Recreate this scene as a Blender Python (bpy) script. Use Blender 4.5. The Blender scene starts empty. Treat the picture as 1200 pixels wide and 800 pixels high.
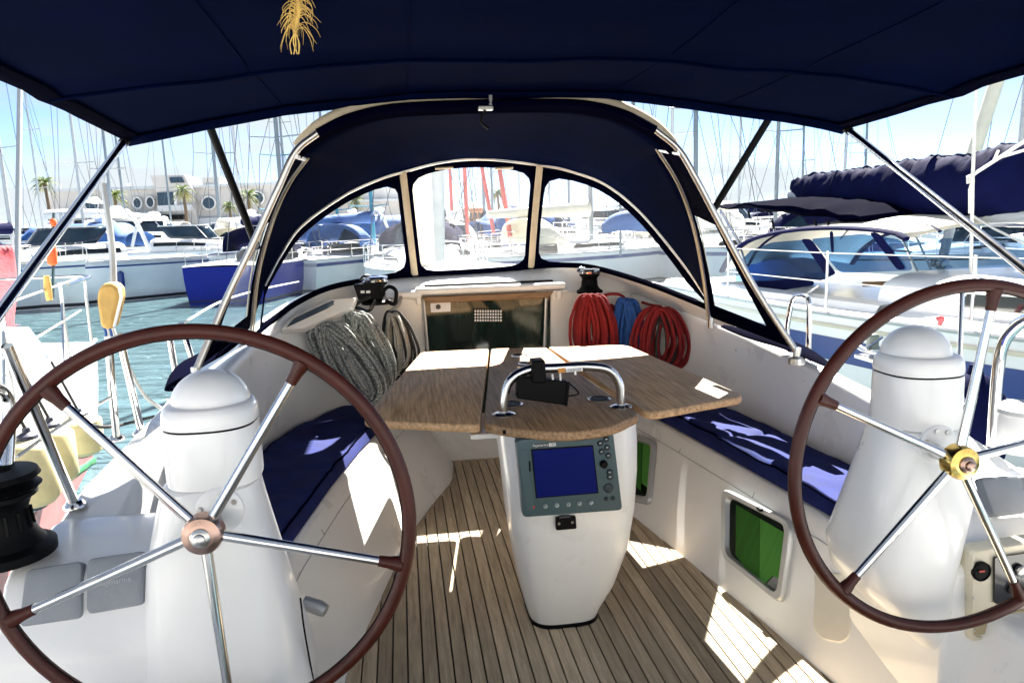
import bpy, bmesh, math, random
from mathutils import Vector, Matrix, noise
R = math.radians
PI = math.pi
rnd = random.Random(11)
sc = bpy.context.scene
COL = sc.collection

# ------------------------------------------------------------------ camera
F, Y0 = 873.6, 403.73
PITCH, YAW, ROLL = R(9.4015), R(8.2073), R(-1.6977)
CAM = Vector((-.4287, 0, 1.49))
_f = Vector((math.sin(YAW)*math.cos(PITCH), math.cos(YAW)*math.cos(PITCH), -math.sin(PITCH)))
_r0 = Vector((math.cos(YAW), -math.sin(YAW), 0))
_u0 = _r0.cross(_f)
_r = _r0*math.cos(ROLL)+_u0*math.sin(ROLL)
_u = _u0*math.cos(ROLL)-_r0*math.sin(ROLL)
cd = bpy.data.cameras.new('camera')
cam = bpy.data.objects.new('camera', cd); COL.objects.link(cam)
cd.sensor_width = 36; cd.lens = F/1200*36; cd.shift_y = (Y0-400)/1200
cd.clip_start = .05; cd.clip_end = 4000
M4 = Matrix((( _r.x, _u.x, -_f.x, CAM.x), (_r.y, _u.y, -_f.y, CAM.y), (_r.z, _u.z, -_f.z, CAM.z), (0, 0, 0, 1)))
cam.matrix_world = M4
sc.camera = cam
# ------------------------------------------------------------------ light
SUN = Vector((.33, .84, 1.0)).normalized()          # towards the sun: ahead and to starboard
sl = bpy.data.lights.new('sun', 'SUN'); sl.energy = 5.0; sl.angle = R(.5); sl.color = (1, .95, .87)
so = bpy.data.objects.new('sun', sl); COL.objects.link(so); so.location = (20, -20, 40)
so.rotation_euler = SUN.to_track_quat('Z', 'Y').to_euler()
W = bpy.data.worlds.new('World'); sc.world = W; W.use_nodes = True
nt = W.node_tree; nt.nodes.clear()
out = nt.nodes.new('ShaderNodeOutputWorld'); bg = nt.nodes.new('ShaderNodeBackground')
sky = nt.nodes.new('ShaderNodeTexSky'); sky.sky_type = 'NISHITA'; sky.sun_disc = False
sky.sun_elevation = math.asin(SUN.z); sky.sun_rotation = math.atan2(SUN.x, SUN.y)
sky.dust_density = .05; sky.air_density = .30; sky.ozone_density = .6
tc = nt.nodes.new('ShaderNodeTexCoord'); mp = nt.nodes.new('ShaderNodeMapping'); mp.inputs['Scale'].default_value = (1.6, 1.6, 7)
nz = nt.nodes.new('ShaderNodeTexNoise'); nz.inputs['Scale'].default_value = 1.7; nz.inputs['Detail'].default_value = 7; nz.inputs['Roughness'].default_value = .58
cr = nt.nodes.new('ShaderNodeValToRGB'); cr.color_ramp.elements[0].position = .44; cr.color_ramp.elements[1].position = .62
mx = nt.nodes.new('ShaderNodeMix'); mx.data_type = 'RGBA'; mx.inputs[7].default_value = (2.5, 2.75, 2.9, 1)
nt.links.new(tc.outputs['Generated'], mp.inputs[0]); nt.links.new(mp.outputs[0], nz.inputs['Vector'])
nt.links.new(nz.outputs['Fac'], cr.inputs[0]); nt.links.new(cr.outputs[0], mx.inputs[0])
nt.links.new(sky.outputs[0], mx.inputs[6]); nt.links.new(mx.outputs[2], bg.inputs[0])
bg.inputs[1].default_value = .05
nt.links.new(bg.outputs[0], out.inputs[0])
sc.view_settings.view_transform = 'Standard'; sc.view_settings.look = 'None'
sc.view_settings.exposure = 2.75; sc.view_settings.gamma = 1.0
try:
    sc.cycles.max_bounces = 10; sc.cycles.transparent_max_bounces = 24; sc.cycles.diffuse_bounces = 5
    sc.cycles.sample_clamp_indirect = 6
    sc.cycles.caustics_reflective = False; sc.cycles.caustics_refractive = False
except Exception: pass

# ------------------------------------------------------------------ helpers
def at(px, py, x=None, y=None, z=None, pl=None):
    """the point of the real plane x=, y=, z= (or pl=(point, normal)) seen at a pixel of the 1200x800 photograph"""
    d = _f + _r*((px-600)/F) - _u*((py-Y0)/F)
    if pl is not None:
        p0, n = Vector(pl[0]), Vector(pl[1]); t = (p0-CAM).dot(n)/d.dot(n)
    elif x is not None: t = (x-CAM.x)/d.x
    elif y is not None: t = (y-CAM.y)/d.y
    else: t = (z-CAM.z)/d.z
    return CAM + d*t

def lerp(a, b, t): return a+(b-a)*t
def interp(tab, y):
    if y <= tab[0][0]: return tab[0][1:]
    for a, b in zip(tab, tab[1:]):
        if y <= b[0]:
            t = (y-a[0])/(b[0]-a[0]); return tuple(lerp(p, q, t) for p, q in zip(a[1:], b[1:]))
    return tab[-1][1:]
def smooth_path(pts, n=6, closed=False):
    P = [Vector(p) for p in pts]; o = []
    m = len(P)
    rng = range(m if closed else m-1)
    for i in rng:
        p0 = P[(i-1) % m] if closed or i > 0 else P[0]*2-P[1]
        p1, p2 = P[i], P[(i+1) % m]
        p3 = P[(i+2) % m] if closed or i+2 < m else P[-1]*2-P[-2]
        for k in range(n):
            t = k/n
            o.append(.5*((2*p1)+(p2-p0)*t+(2*p0-5*p1+4*p2-p3)*t*t+(3*p1-p0-3*p2+p3)*t**3))
    if not closed: o.append(P[-1])
    return o

class MB:
    def __init__(s): s.v = []; s.f = []; s.m = []
    def add(s, v, f, mi=0):
        b = len(s.v); s.v += [Vector(p) for p in v]
        s.f += [tuple(i+b for i in q) for q in f]; s.m += [mi]*len(f); return s
    def box(s, c, size, rot=None, mi=0):
        c = Vector(c); hx, hy, hz = size[0]/2, size[1]/2, size[2]/2
        v = [Vector((x, y, z)) for x in (-hx, hx) for y in (-hy, hy) for z in (-hz, hz)]
        if rot is not None: v = [rot @ p for p in v]
        return s.add([c+p for p in v], [(0, 1, 3, 2), (4, 6, 7, 5), (0, 4, 5, 1), (2, 3, 7, 6), (0, 2, 6, 4), (1, 5, 7, 3)], mi)
    def loft(s, rings, closed=True, caps=True, mi=0, wrap=False):
        n = len(rings[0]); v = [p for r in rings for p in r]; f = []
        m = len(rings)
        for i in range(m if wrap else m-1):
            i2 = (i+1) % m
            for j in range(n if closed else n-1):
                k = (j+1) % n
                f.append((i*n+j, i*n+k, i2*n+k, i2*n+j))
        if caps and closed and not wrap:
            f.append(tuple(range(n-1, -1, -1))); f.append(tuple((m-1)*n+j for j in range(n)))
        return s.add(v, f, mi)
    def tube(s, pts, r, n=8, closed=False, caps=True, mi=0, flat=1.0):
        P = [Vector(p) for p in pts]; m = len(P); rings = []
        N = None
        for i, p in enumerate(P):
            if closed: t = P[(i+1) % m]-P[i-1]
            else: t = P[min(i+1, m-1)]-P[max(i-1, 0)]
            if t.length < 1e-9: t = Vector((0, 0, 1))
            t.normalize()
            if N is None:
                a = Vector((0, 0, 1)) if abs(t.z) < .9 else Vector((1, 0, 0))
                N = t.cross(a).normalized()
            else:
                N = N-t*N.dot(t)
                N = N.normalized() if N.length > 1e-6 else t.orthogonal().normalized()
            B = t.cross(N)
            rr = r[i] if isinstance(r, (list, tuple)) else r
            rings.append([p+(N*math.cos(2*PI*k/n)+B*math.sin(2*PI*k/n)*flat)*rr for k in range(n)])
        return s.loft(rings, True, caps, mi, wrap=closed)
    def lathe(s, prof, c=(0, 0, 0), n=24, rot=None, mi=0, sy=1.0):
        c = Vector(c); rings = []
        for r, z in prof:
            ring = [Vector((r*math.cos(2*PI*k/n), sy*r*math.sin(2*PI*k/n), z)) for k in range(n)]
            if rot is not None: ring = [rot @ p for p in ring]
            rings.append([c+p for p in ring])
        return s.loft(rings, True, True, mi)
    def ball(s, c, r, n=12, m=8, mi=0):
        if not isinstance(r, (tuple, list)): r = (r, r, r)
        c = Vector(c); rings = []
        for i in range(m+1):
            a = -PI/2+PI*i/m; cr_ = max(math.cos(a), .01)
            rings.append([c+Vector((r[0]*cr_*math.cos(2*PI*k/n), r[1]*cr_*math.sin(2*PI*k/n), r[2]*math.sin(a))) for k in range(n)])
        return s.loft(rings, True, True, mi)
    def grid(s, fn, nu, nv, mi=0):
        v = [fn(i/nu, j/nv) for i in range(nu+1) for j in range(nv+1)]
        f = [(i*(nv+1)+j, (i+1)*(nv+1)+j, (i+1)*(nv+1)+j+1, i*(nv+1)+j+1) for i in range(nu) for j in range(nv)]
        return s.add(v, f, mi)
    def prism(s, poly, h, mi=0):
        """poly: 3D points of a flat outline; h: extrusion vector"""
        h = Vector(h); P = [Vector(p) for p in poly]; n = len(P)
        return s.add(P+[p+h for p in P], [tuple(range(n-1, -1, -1)), tuple(range(n, 2*n))]+[(i, (i+1) % n, n+(i+1) % n, n+i) for i in range(n)], mi)

def rrect(w, h, r, n=5):
    o = []
    for cx, cy, a0 in ((w/2-r, h/2-r, 0), (-w/2+r, h/2-r, PI/2), (-w/2+r, -h/2+r, PI), (w/2-r, -h/2+r, 3*PI/2)):
        for k in range(n+1):
            a = a0+PI/2*k/n; o.append((cx+r*math.cos(a), cy+r*math.sin(a)))
    return o
def round_poly(pts, r, n=4):
    """round the corners of a polygon of Vectors"""
    P = [Vector(p) for p in pts]; o = []; m = len(P)
    for i in range(m):
        a, b, c = P[i-1], P[i], P[(i+1) % m]
        ri = r[i] if isinstance(r, (list, tuple)) else r
        d1 = min(ri, (a-b).length*.45); d2 = min(ri, (c-b).length*.45)
        p, q = b+(a-b).normalized()*d1, b+(c-b).normalized()*d2
        for k in range(n+1):
            t = k/n; o.append(p*(1-t)**2+b*2*t*(1-t)+q*t*t)
    return o

def wloc(o):
    l = Vector((0, 0, 0))
    while o is not None: l += o.location; o = o.parent
    return l
def obj(name, mb, m, parent=None, smooth=True, bevel=0, sub=0, solid=0, angle=42, nrm=True, kind=None):
    me = bpy.data.meshes.new(name)
    V = mb.v
    if parent is None:
        lo = Vector((min(p.x for p in V), min(p.y for p in V), min(p.z for p in V)))
        hi = Vector((max(p.x for p in V), max(p.y for p in V), max(p.z for p in V)))
        off = Vector(((lo.x+hi.x)/2, (lo.y+hi.y)/2, lo.z))
    else: off = wloc(parent)
    me.from_pydata([tuple(p-off) for p in V], [], mb.f)
    ms = m if isinstance(m, (list, tuple)) else [m]
    for q in ms: me.materials.append(q)
    if len(ms) > 1: me.polygons.foreach_set('material_index', mb.m)
    if nrm:
        b = bmesh.new(); b.from_mesh(me); bmesh.ops.recalc_face_normals(b, faces=b.faces); b.to_mesh(me); b.free()
    me.update()
    if smooth:
        me.polygons.foreach_set('use_smooth', [True]*len(me.polygons)); me.set_sharp_from_angle(angle=R(angle))
    o = bpy.data.objects.new(name, me); COL.objects.link(o)
    if parent is None: o.location = off
    else: o.parent = parent
    if solid:
        q = o.modifiers.new('s', 'SOLIDIFY'); q.thickness = solid; q.offset = 0
    if bevel:
        q = o.modifiers.new('b', 'BEVEL'); q.width = bevel; q.segments = 2; q.limit_method = 'ANGLE'; q.angle_limit = R(35)
    if sub:
        q = o.modifiers.new('u', 'SUBSURF'); q.levels = sub; q.render_levels = sub
    if kind: o['kind'] = kind
    return o
def tag(o, label, cat, group=None):
    o['label'] = label; o['category'] = cat
    if group: o['group'] = group
    return o
def thing(name, label, cat, loc=(0, 0, 0), group=None):
    o = bpy.data.objects.new(name, None); COL.objects.link(o); o.location = loc; o.empty_display_size = .1
    return tag(o, label, cat, group)
def struct(name, mb, m, **k): return obj(name, mb, m, kind='structure', **k)
def dup(root, loc, rz, label, scale=1.0):
    def cp(o, par):
        c = o.copy(); COL.objects.link(c); c.parent = par
        for ch in list(o.children): cp(ch, c)
        return c
    r = cp(root, None); r.location = loc; r.rotation_euler = (0, 0, rz); r.scale = (scale,)*3; r['label'] = label
    return r
def text_mb(s, size, origin, right, up, depth=.0006, align='CENTER'):
    cu = bpy.data.curves.new('t', 'FONT'); cu.body = s; cu.size = size; cu.align_x = align; cu.align_y = 'CENTER'; cu.extrude = depth/2
    cu.resolution_u = 2
    o = bpy.data.objects.new('t', cu); COL.objects.link(o)
    dg = bpy.context.evaluated_depsgraph_get(); me = bpy.data.meshes.new_from_object(o.evaluated_get(dg))
    right = Vector(right).normalized(); up = Vector(up).normalized(); nn = right.cross(up); O = Vector(origin)
    mb = MB().add([O+right*v.co.x+up*v.co.y+nn*v.co.z for v in me.vertices], [tuple(p.vertices) for p in me.polygons])
    bpy.data.objects.remove(o); bpy.data.curves.remove(cu); bpy.data.meshes.remove(me)
    return mb

# ------------------------------------------------------------------ materials
def M(name, col, rough=.5, metal=0, var=.12, scale=6, bump=0, bscale=80, coat=0, col2=None, stretch=(1, 1, 1), trans=0, objrand=0, spec=.5, detail=5, sheen=0, lo=.3, hi=.7):
    m = bpy.data.materials.new(name); m.use_nodes = True; n = m.node_tree; b = n.nodes['Principled BSDF']; L = n.links.new
    b.inputs['Roughness'].default_value = rough; b.inputs['Metallic'].default_value = metal; b.inputs['Coat Weight'].default_value = coat
    b.inputs['Coat Roughness'].default_value = .08
    b.inputs['Specular IOR Level'].default_value = spec
    if sheen: b.inputs['Sheen Weight'].default_value = sheen
    t = n.nodes.new('ShaderNodeTexCoord'); mp = n.nodes.new('ShaderNodeMapping'); mp.inputs['Scale'].default_value = stretch
    L(t.outputs['Object'], mp.inputs[0])
    if objrand:
        oi = n.nodes.new('ShaderNodeObjectInfo'); vm = n.nodes.new('ShaderNodeVectorMath'); vm.operation = 'SCALE'
        cx = n.nodes.new('ShaderNodeCombineXYZ'); L(oi.outputs['Random'], cx.inputs[0]); L(oi.outputs['Random'], cx.inputs[1]); L(cx.outputs[0], vm.inputs[0]); vm.inputs['Scale'].default_value = 37
        ad = n.nodes.new('ShaderNodeVectorMath'); L(mp.outputs[0], ad.inputs[0]); L(vm.outputs[0], ad.inputs[1]); vec = ad.outputs[0]
    else: vec = mp.outputs[0]
    nz = n.nodes.new('ShaderNodeTexNoise'); nz.inputs['Scale'].default_value = scale; nz.inputs['Detail'].default_value = detail; nz.inputs['Roughness'].default_value = .62
    L(vec, nz.inputs['Vector'])
    rp = n.nodes.new('ShaderNodeMapRange'); rp.inputs[1].default_value = lo; rp.inputs[2].default_value = hi; L(nz.outputs['Fac'], rp.inputs[0])
    mx = n.nodes.new('ShaderNodeMix'); mx.data_type = 'RGBA'
    c2 = col2 if col2 else tuple(c*(1-2*var) for c in col)
    mx.inputs[6].default_value = (*c2, 1); mx.inputs[7].default_value = (*col, 1); L(rp.outputs[0], mx.inputs[0])
    cs = mx.outputs[2]
    if objrand:
        hv = n.nodes.new('ShaderNodeHueSaturation'); mr = n.nodes.new('ShaderNodeMapRange'); mr.inputs[3].default_value = 1-objrand; mr.inputs[4].default_value = 1+objrand
        L(oi.outputs['Random'], mr.inputs[0]); L(mr.outputs[0], hv.inputs['Value']); L(cs, hv.inputs['Color']); cs = hv.outputs[0]
    L(cs, b.inputs['Base Color'])
    rr = n.nodes.new('ShaderNodeMapRange'); rr.inputs[3].default_value = max(rough-.06, .02); rr.inputs[4].default_value = min(rough+.08, 1); L(nz.outputs['Fac'], rr.inputs[0]); L(rr.outputs[0], b.inputs['Roughness'])
    if bump:
        bz = n.nodes.new('ShaderNodeTexNoise'); bz.inputs['Scale'].default_value = bscale; bz.inputs['Detail'].default_value = 3; L(vec, bz.inputs['Vector'])
        bp = n.nodes.new('ShaderNodeBump'); bp.inputs['Strength'].default_value = bump; bp.inputs['Distance'].default_value = .01; L(bz.outputs['Fac'], bp.inputs['Height']); L(bp.outputs[0], b.inputs['Normal'])
    if trans:
        tr = n.nodes.new('ShaderNodeBsdfTranslucent'); L(cs, tr.inputs[0]); ms = n.nodes.new('ShaderNodeMixShader'); ms.inputs[0].default_value = trans
        L(b.outputs[0], ms.inputs[1]); L(tr.outputs[0], ms.inputs[2]); L(ms.outputs[0], n.nodes['Material Output'].inputs[0])
    return m
def vinyl(name, film=.3, col=(.8, .85, .9), rough=.12, tint=(1, 1, 1), lo=.6):
    m = bpy.data.materials.new(name); m.use_nodes = True; n = m.node_tree; L = n.links.new; n.nodes.clear()
    o = n.nodes.new('ShaderNodeOutputMaterial'); tr = n.nodes.new('ShaderNodeBsdfTransparent'); tr.inputs[0].default_value = (*tint, 1)
    df = n.nodes.new('ShaderNodeBsdfDiffuse'); df.inputs[0].default_value = (*col, 1); tl = n.nodes.new('ShaderNodeBsdfTranslucent'); tl.inputs[0].default_value = (*col, 1)
    ad = n.nodes.new('ShaderNodeMixShader'); L(df.outputs[0], ad.inputs[1]); L(tl.outputs[0], ad.inputs[2]); ad.inputs[0].default_value = .6
    t = n.nodes.new('ShaderNodeTexCoord'); nz = n.nodes.new('ShaderNodeTexNoise'); nz.inputs['Scale'].default_value = 3.5; nz.inputs['Detail'].default_value = 6; L(t.outputs['Object'], nz.inputs['Vector'])
    mr = n.nodes.new('ShaderNodeMapRange'); mr.inputs[1].default_value = .3; mr.inputs[2].default_value = .75; mr.inputs[3].default_value = film*lo; mr.inputs[4].default_value = film*1.35; L(nz.outputs['Fac'], mr.inputs[0])
    a = n.nodes.new('ShaderNodeMixShader'); L(mr.outputs[0], a.inputs[0]); L(tr.outputs[0], a.inputs[1]); L(ad.outputs[0], a.inputs[2])
    g = n.nodes.new('ShaderNodeBsdfGlossy'); g.inputs['Roughness'].default_value = rough
    bp = n.nodes.new('ShaderNodeBump'); bp.inputs['Strength'].default_value = .15; bp.inputs['Distance'].default_value = .02; L(nz.outputs['Fac'], bp.inputs['Height']); L(bp.outputs[0], g.inputs['Normal'])
    lw = n.nodes.new('ShaderNodeLayerWeight'); fr = n.nodes.new('ShaderNodeMath'); fr.operation = 'POWER'; L(lw.outputs['Facing'], fr.inputs[0]); fr.inputs[1].default_value = 4.0
    f2_ = n.nodes.new('ShaderNodeMath'); f2_.operation = 'MULTIPLY_ADD'; L(fr.outputs[0], f2_.inputs[0]); f2_.inputs[1].default_value = .22; f2_.inputs[2].default_value = .025; b = n.nodes.new('ShaderNodeMixShader'); L(f2_.outputs[0], b.inputs[0]); L(a.outputs[0], b.inputs[1]); L(g.outputs[0], b.inputs[2]); L(b.outputs[0], o.inputs[0])
    return m
gel = M('gelcoat', (.89, .89, .875), .28, var=.03, scale=3, coat=.3, bump=.02, bscale=30)
gel_worn = M('gelcoat_worn', (.78, .78, .75), .4, var=.05, scale=9, bump=.03, bscale=140)
gel_grey = M('nonskid_grey', (.62, .64, .64), .6, var=.06, scale=5, bump=.15, bscale=400)
cream = M('cream_plastic', (.74, .68, .53), .45, var=.06)
teak = M('weathered_teak', (.57, .465, .325), .72, scale=5, col2=(.32, .25, .165), stretch=(16, 1.1, 16), bump=.22, bscale=26, objrand=.28)
teak_t = M('table_teak', (.74, .48, .26), .5, scale=4, col2=(.36, .205, .095), stretch=(24, 1.2, 24), bump=.12, bscale=18, lo=.32, hi=.66)
teak_m = M('worn_centre_teak', (.50, .31, .16), .55, scale=4, col2=(.20, .11, .05), stretch=(24, 1.2, 24), bump=.14, bscale=18, lo=.32, hi=.66)
teak_trim = M('teak_trim', (.30, .17, .07), .45, scale=5, col2=(.16, .085, .035), stretch=(1.5, 18, 18), bump=.1, bscale=20)
teak_edge = M('oiled_teak_edge', (.26, .14, .06), .42, scale=5, col2=(.13, .065, .028), stretch=(3, 3, 25), bump=.1, bscale=25)
caulk = M('black_caulking', (.012, .012, .012), .6)
steel = M('stainless_steel', (.72, .71, .69), .13, 1.0, var=.04)
steel_dull = M('satin_steel', (.62, .61, .58), .3, 1.0, var=.06)
alu = M('satin_aluminium', (.6, .61, .6), .42, .7, var=.06)
navy = M('navy_acrylic_canvas', (.0010, .0030, .020), .95, var=.2, scale=5, bump=.15, bscale=500, trans=.05, spec=.01)
_n = navy.node_tree; _t = [q for q in _n.nodes if q.type == 'BSDF_TRANSLUCENT'][0]
for l in list(_t.inputs[0].links): _n.links.remove(l)
_t.inputs[0].default_value = (.004, .030, .085, 1)
[q for q in _n.nodes if q.type == 'MIX_SHADER'][0].inputs[0].default_value = .16
navy_d = M('dark_navy_canvas', (.0006, .0009, .0085), .95, var=.2, scale=5, bump=.15, bscale=500, spec=.01)
navy_c = M('navy_cushion_fabric', (.014, .024, .14), .85, var=.25, scale=9, bump=.3, bscale=300, spec=.2)
black = M('black_plastic', (.003, .003, .0035), .5, var=.1, spec=.12)
blackg = M('gloss_black', (.01, .01, .012), .18, var=.1, coat=.3)
beige = M('beige_binding', (.62, .52, .36), .75, var=.1, scale=12, bump=.2, bscale=200)
leather = M('maroon_leather', (.058, .010, .0045), .36, spec=.3, var=.18, scale=20, bump=.1, bscale=300)
brass = M('worn_brass', (.75, .52, .16), .22, 1.0, var=.12, scale=20)
bronze = M('weathered_hub_metal', (.50, .34, .28), .28, 1.0, var=.15, scale=20)
cover_grey = M('grey_plastic_cover', (.26, .28, .31), .55, var=.08, scale=12, bump=.12, bscale=300)
plot_grey = M('plotter_housing', (.055, .10, .115), .45, var=.08)
knob = M('dark_rubber_button', (.018, .03, .036), .5)
pale_knob = M('pale_rubber_button', (.38, .44, .44), .5)
screen = M('blue_lcd', (.004, .010, .13), .35, spec=.08, var=.06, scale=2)
white_ink = M('white_print', (.8, .8, .8), .5, var=0)
grey_ink = M('pale_grey_print', (.5, .52, .55), .5, var=0)
orange = M('orange_sticker', (.75, .32, .06), .5)
dark_ink = M('dark_print', (.03, .03, .03), .5)
red_led = M('red_marking', (.6, .05, .04), .4)
green_g = M('dark_portlight_acrylic', (.006, .014, .006), .12, var=.3, spec=.3)
curt1 = M('deep_green_curtain', (.035, .17, .018), .6, var=.2, scale=8, stretch=(1, 6, .5), spec=.2)
curt2 = M('bright_green_curtain', (.085, .31, .05), .6, var=.15, scale=8, stretch=(1, 6, .5), spec=.2)
smoke = M('smoked_acrylic', (.010, .030, .026), .06, var=.4, scale=6, stretch=(3, 1, .6))
rope_red = M('red_rope', (.29, .008, .012), .8, var=.25, scale=60, bump=.5, bscale=250)
rope_blue = M('blue_rope', (.015, .10, .42), .8, var=.25, scale=60, bump=.5, bscale=250)
rope_fleck = M('flecked_rope', (.44, .46, .43), .85, scale=130, col2=(.07, .08, .085), bump=.4, bscale=250, lo=.38, hi=.58, detail=2)
rope_dark = M('black_rope', (.045, .045, .045), .85, scale=60, col2=(.012, .012, .012), bump=.4, bscale=250)
rope_grey = M('grey_rope', (.42, .41, .37), .85, var=.2, scale=60, bump=.4, bscale=250)
rope_white = M('white_line', (.72, .72, .68), .85, var=.15, scale=60)
fender_y = M('yellowed_fender_vinyl', (.76, .66, .36), .5, var=.16, scale=5)
fender_b = M('dark_fender_end', (.02, .025, .05), .5)
yellow_f = M('faded_yellow_fabric', (.66, .41, .12), .8, var=.15, scale=14, bump=.3, bscale=60)
orange_f = M('orange_fabric', (.75, .13, .03), .8, var=.15)
red_f = M('faded_red_canvas', (.62, .10, .12), .85, var=.25, scale=8, bump=.4, bscale=30)
straw = M('dry_straw', (.80, .52, .13), .7, var=.25, scale=30)
win_dark = M('tinted_boat_window', (.012, .017, .02), .08, var=.3, scale=2)
win_blue = M('blue_tinted_glass', (.02, .045, .075), .1, var=.3, scale=2)
white_b = M('white_boat_paint', (.82, .83, .83), .3, var=.04, scale=1.5, coat=.2)
white_d = M('pale_grey_boat_paint', (.58, .62, .66), .35, var=.06, scale=1.5)
blue_pale = M('pale_blue_hull', (.76, .82, .88), .25, var=.06, scale=1, coat=.3)
blue_hull = M('royal_blue_hull', (.005, .020, .30), .3, var=.1, scale=1, spec=.15)
stripe_b = M('navy_stripe', (.015, .045, .22), .3, var=.08)
boot_red = M('faded_red_boot_stripe', (.62, .2, .19), .45, var=.15)
anti = M('dark_antifouling', (.02, .025, .035), .6)
cv_blue = M('blue_boat_canvas', (.022, .10, .33), .8, var=.2, scale=3, bump=.2, bscale=40)
cv_navy = M('navy_boat_canvas', (.003, .005, .042), .8, var=.2, scale=3, bump=.3, bscale=12, spec=.06)
cv_white = M('white_boat_canvas', (.72, .72, .70), .8, var=.1, scale=3, bump=.2, bscale=20)
cv_cream = M('cream_canvas', (.72, .68, .56), .8, var=.08, scale=3, bump=.2, bscale=20)
mast_w = M('white_mast', (.46, .48, .49), .35, .2, var=.05)
mast_g = M('grey_mast', (.20, .24, .27), .4, .4, var=.08)
mast_d = M('dark_mast', (.05, .09, .10), .4, .2, var=.08)
mast_r = M('red_mast', (.55, .10, .09), .5, var=.12)
mast_b = M('blue_mast', (.03, .22, .33), .45, var=.1)
wire = M('rigging_wire', (.10, .12, .14), .5, .2)
wall_w = M('white_render_wall', (.60, .585, .57), .8, var=.04, scale=.4)
wall_p = M('pink_render_wall', (.60, .46, .40), .8, var=.06, scale=.4)
wall_o = M('ochre_render_wall', (.56, .34, .22), .8, var=.06, scale=.4)
roof_r = M('terracotta_roof', (.38, .17, .10), .8, var=.15, scale=3)
conc = M('quay_concrete', (.42, .40, .37), .85, var=.12, scale=2, bump=.2, bscale=10)
bark = M('palm_bark', (.17, .125, .085), .9, var=.25, scale=10, stretch=(1, 1, 6), bump=.5, bscale=20)
palm_l = M('palm_leaf', (.15, .23, .03), .6, var=.3, scale=4, trans=.25)
palm_y = M('dry_palm_leaf', (.24, .23, .06), .7, var=.2, scale=4, trans=.2)
bush_m = M('tree_foliage', (.05, .085, .03), .7, var=.3, scale=4, trans=.2)
clear_v = vinyl('clear_vinyl_window', .035, (.80, .87, .94), rough=.18)
clear_c = vinyl('milky_centre_vinyl', .03, (.90, .93, .96), rough=.2)
side_v = vinyl('blue_side_vinyl', .10, (.7, .8, .88), rough=.12, tint=(.86, .94, .98))
nb_v = vinyl('neighbour_vinyl', .04, (.5, .65, .85), rough=.1, tint=(.30, .46, .66))

# ------------------------------------------------------------------ setting: water
WZ = -.78
wm = bpy.data.materials.new('harbour_water'); wm.use_nodes = True
n = wm.node_tree; b = n.nodes['Principled BSDF']; L = n.links.new
b.inputs['Base Color'].default_value = (.080, .138, .158, 1); b.inputs['Roughness'].default_value = .05; b.inputs['IOR'].default_value = 1.33
t = n.nodes.new('ShaderNodeTexCoord'); mp = n.nodes.new('ShaderNodeMapping'); mp.inputs['Scale'].default_value = (.75, 2.3, 1); mp.inputs['Rotation'].default_value = (0, 0, .25)
L(t.outputs['Object'], mp.inputs[0])
n1 = n.nodes.new('ShaderNodeTexNoise'); n1.inputs['Scale'].default_value = 1.15; n1.inputs['Detail'].default_value = 5; n1.inputs['Distortion'].default_value = .8; n1.inputs['Roughness'].default_value = .55
L(mp.outputs[0], n1.inputs['Vector'])
n2 = n.nodes.new('ShaderNodeTexNoise'); n2.inputs['Scale'].default_value = .45; n2.inputs['Detail'].default_value = 2; L(t.outputs['Object'], n2.inputs['Vector'])
mu = n.nodes.new('ShaderNodeMath'); mu.operation = 'ADD'; L(n1.outputs['Fac'], mu.inputs[0]); L(n2.outputs['Fac'], mu.inputs[1])
bp = n.nodes.new('ShaderNodeBump'); bp.inputs['Strength'].default_value = 1.0; bp.inputs['Distance'].default_value = .38; L(mu.outputs[0], bp.inputs['Height']); L(bp.outputs[0], b.inputs['Normal'])
struct('water', MB().grid(lambda u, v: Vector((-900+1800*u, -300+1500*v, WZ)), 8, 8), wm, smooth=False)
# quay and ground behind the far boats
q = MB().box((-40, 175, WZ-.4+.95), (420, 170, 2.1)); struct('quay', q, conc, smooth=False)

# unseen quay and block added behind the camera to bounce sunlight as fill
struct('quay', MB().box((0, -33.2, -.35), (260, 62, 1.5)), M('bounce_fill_paving', (.27, .29, .32), .85, var=.1, scale=1.5, bump=.2, bscale=12), smooth=False)
fill_block = thing('waterfront_building', 'unseen block added behind the viewer to bounce sunlight into the cockpit', 'building', (0, -24, .4))
obj('wall', MB().box((0, -30, 5.4), (90, 12, 10)), conc, fill_block, smooth=False)
for i in range(22):
    for j in range(3): obj('window', MB().box((-42+i*4, -23.98, 2.2+j*3.1), (1.5, .12, 1.7)), win_dark, fill_block, smooth=False)
obj('roof_slab', MB().box((0, -30, 10.6), (91, 13, .4)), white_d, fill_block, smooth=False)
# stern of the yacht under and behind the camera
struct('aft_deck', MB().box((.07, .15, .37), (2.84, .9, .05)).box((.07, -.62, -.15), (2.7, .66, .08)).box((.07, -.27, .1), (2.8, .06, .5)), gel, bevel=.02)

# ------------------------------------------------------------------ cockpit floor
fb = MB().box((.05, 2.6, -.03), (2.3, 4.1, .04))
floor = struct('cockpit_floor', fb, caulk, smooth=False)
pm = {}
x = -1.02; pw = .0515
k = 0
me_p = None
while x < 1.16:
    o = None
    y0, y1 = .62, 4.62
    mbp = MB().box((0, 0, 0), (.0455, y1-y0, .014))
    if me_p is None:
        me_p = bpy.data.meshes.new('plank'); me_p.from_pydata([tuple(v) for v in mbp.v], [], mbp.f); me_p.materials.append(teak); me_p.update()
    o = bpy.data.objects.new('plank', me_p); COL.objects.link(o); o.parent = floor
    o.location = Vector((x, 2.62, -.004+rnd.uniform(-.0006, .0006)))-floor.location
    x += pw

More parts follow.
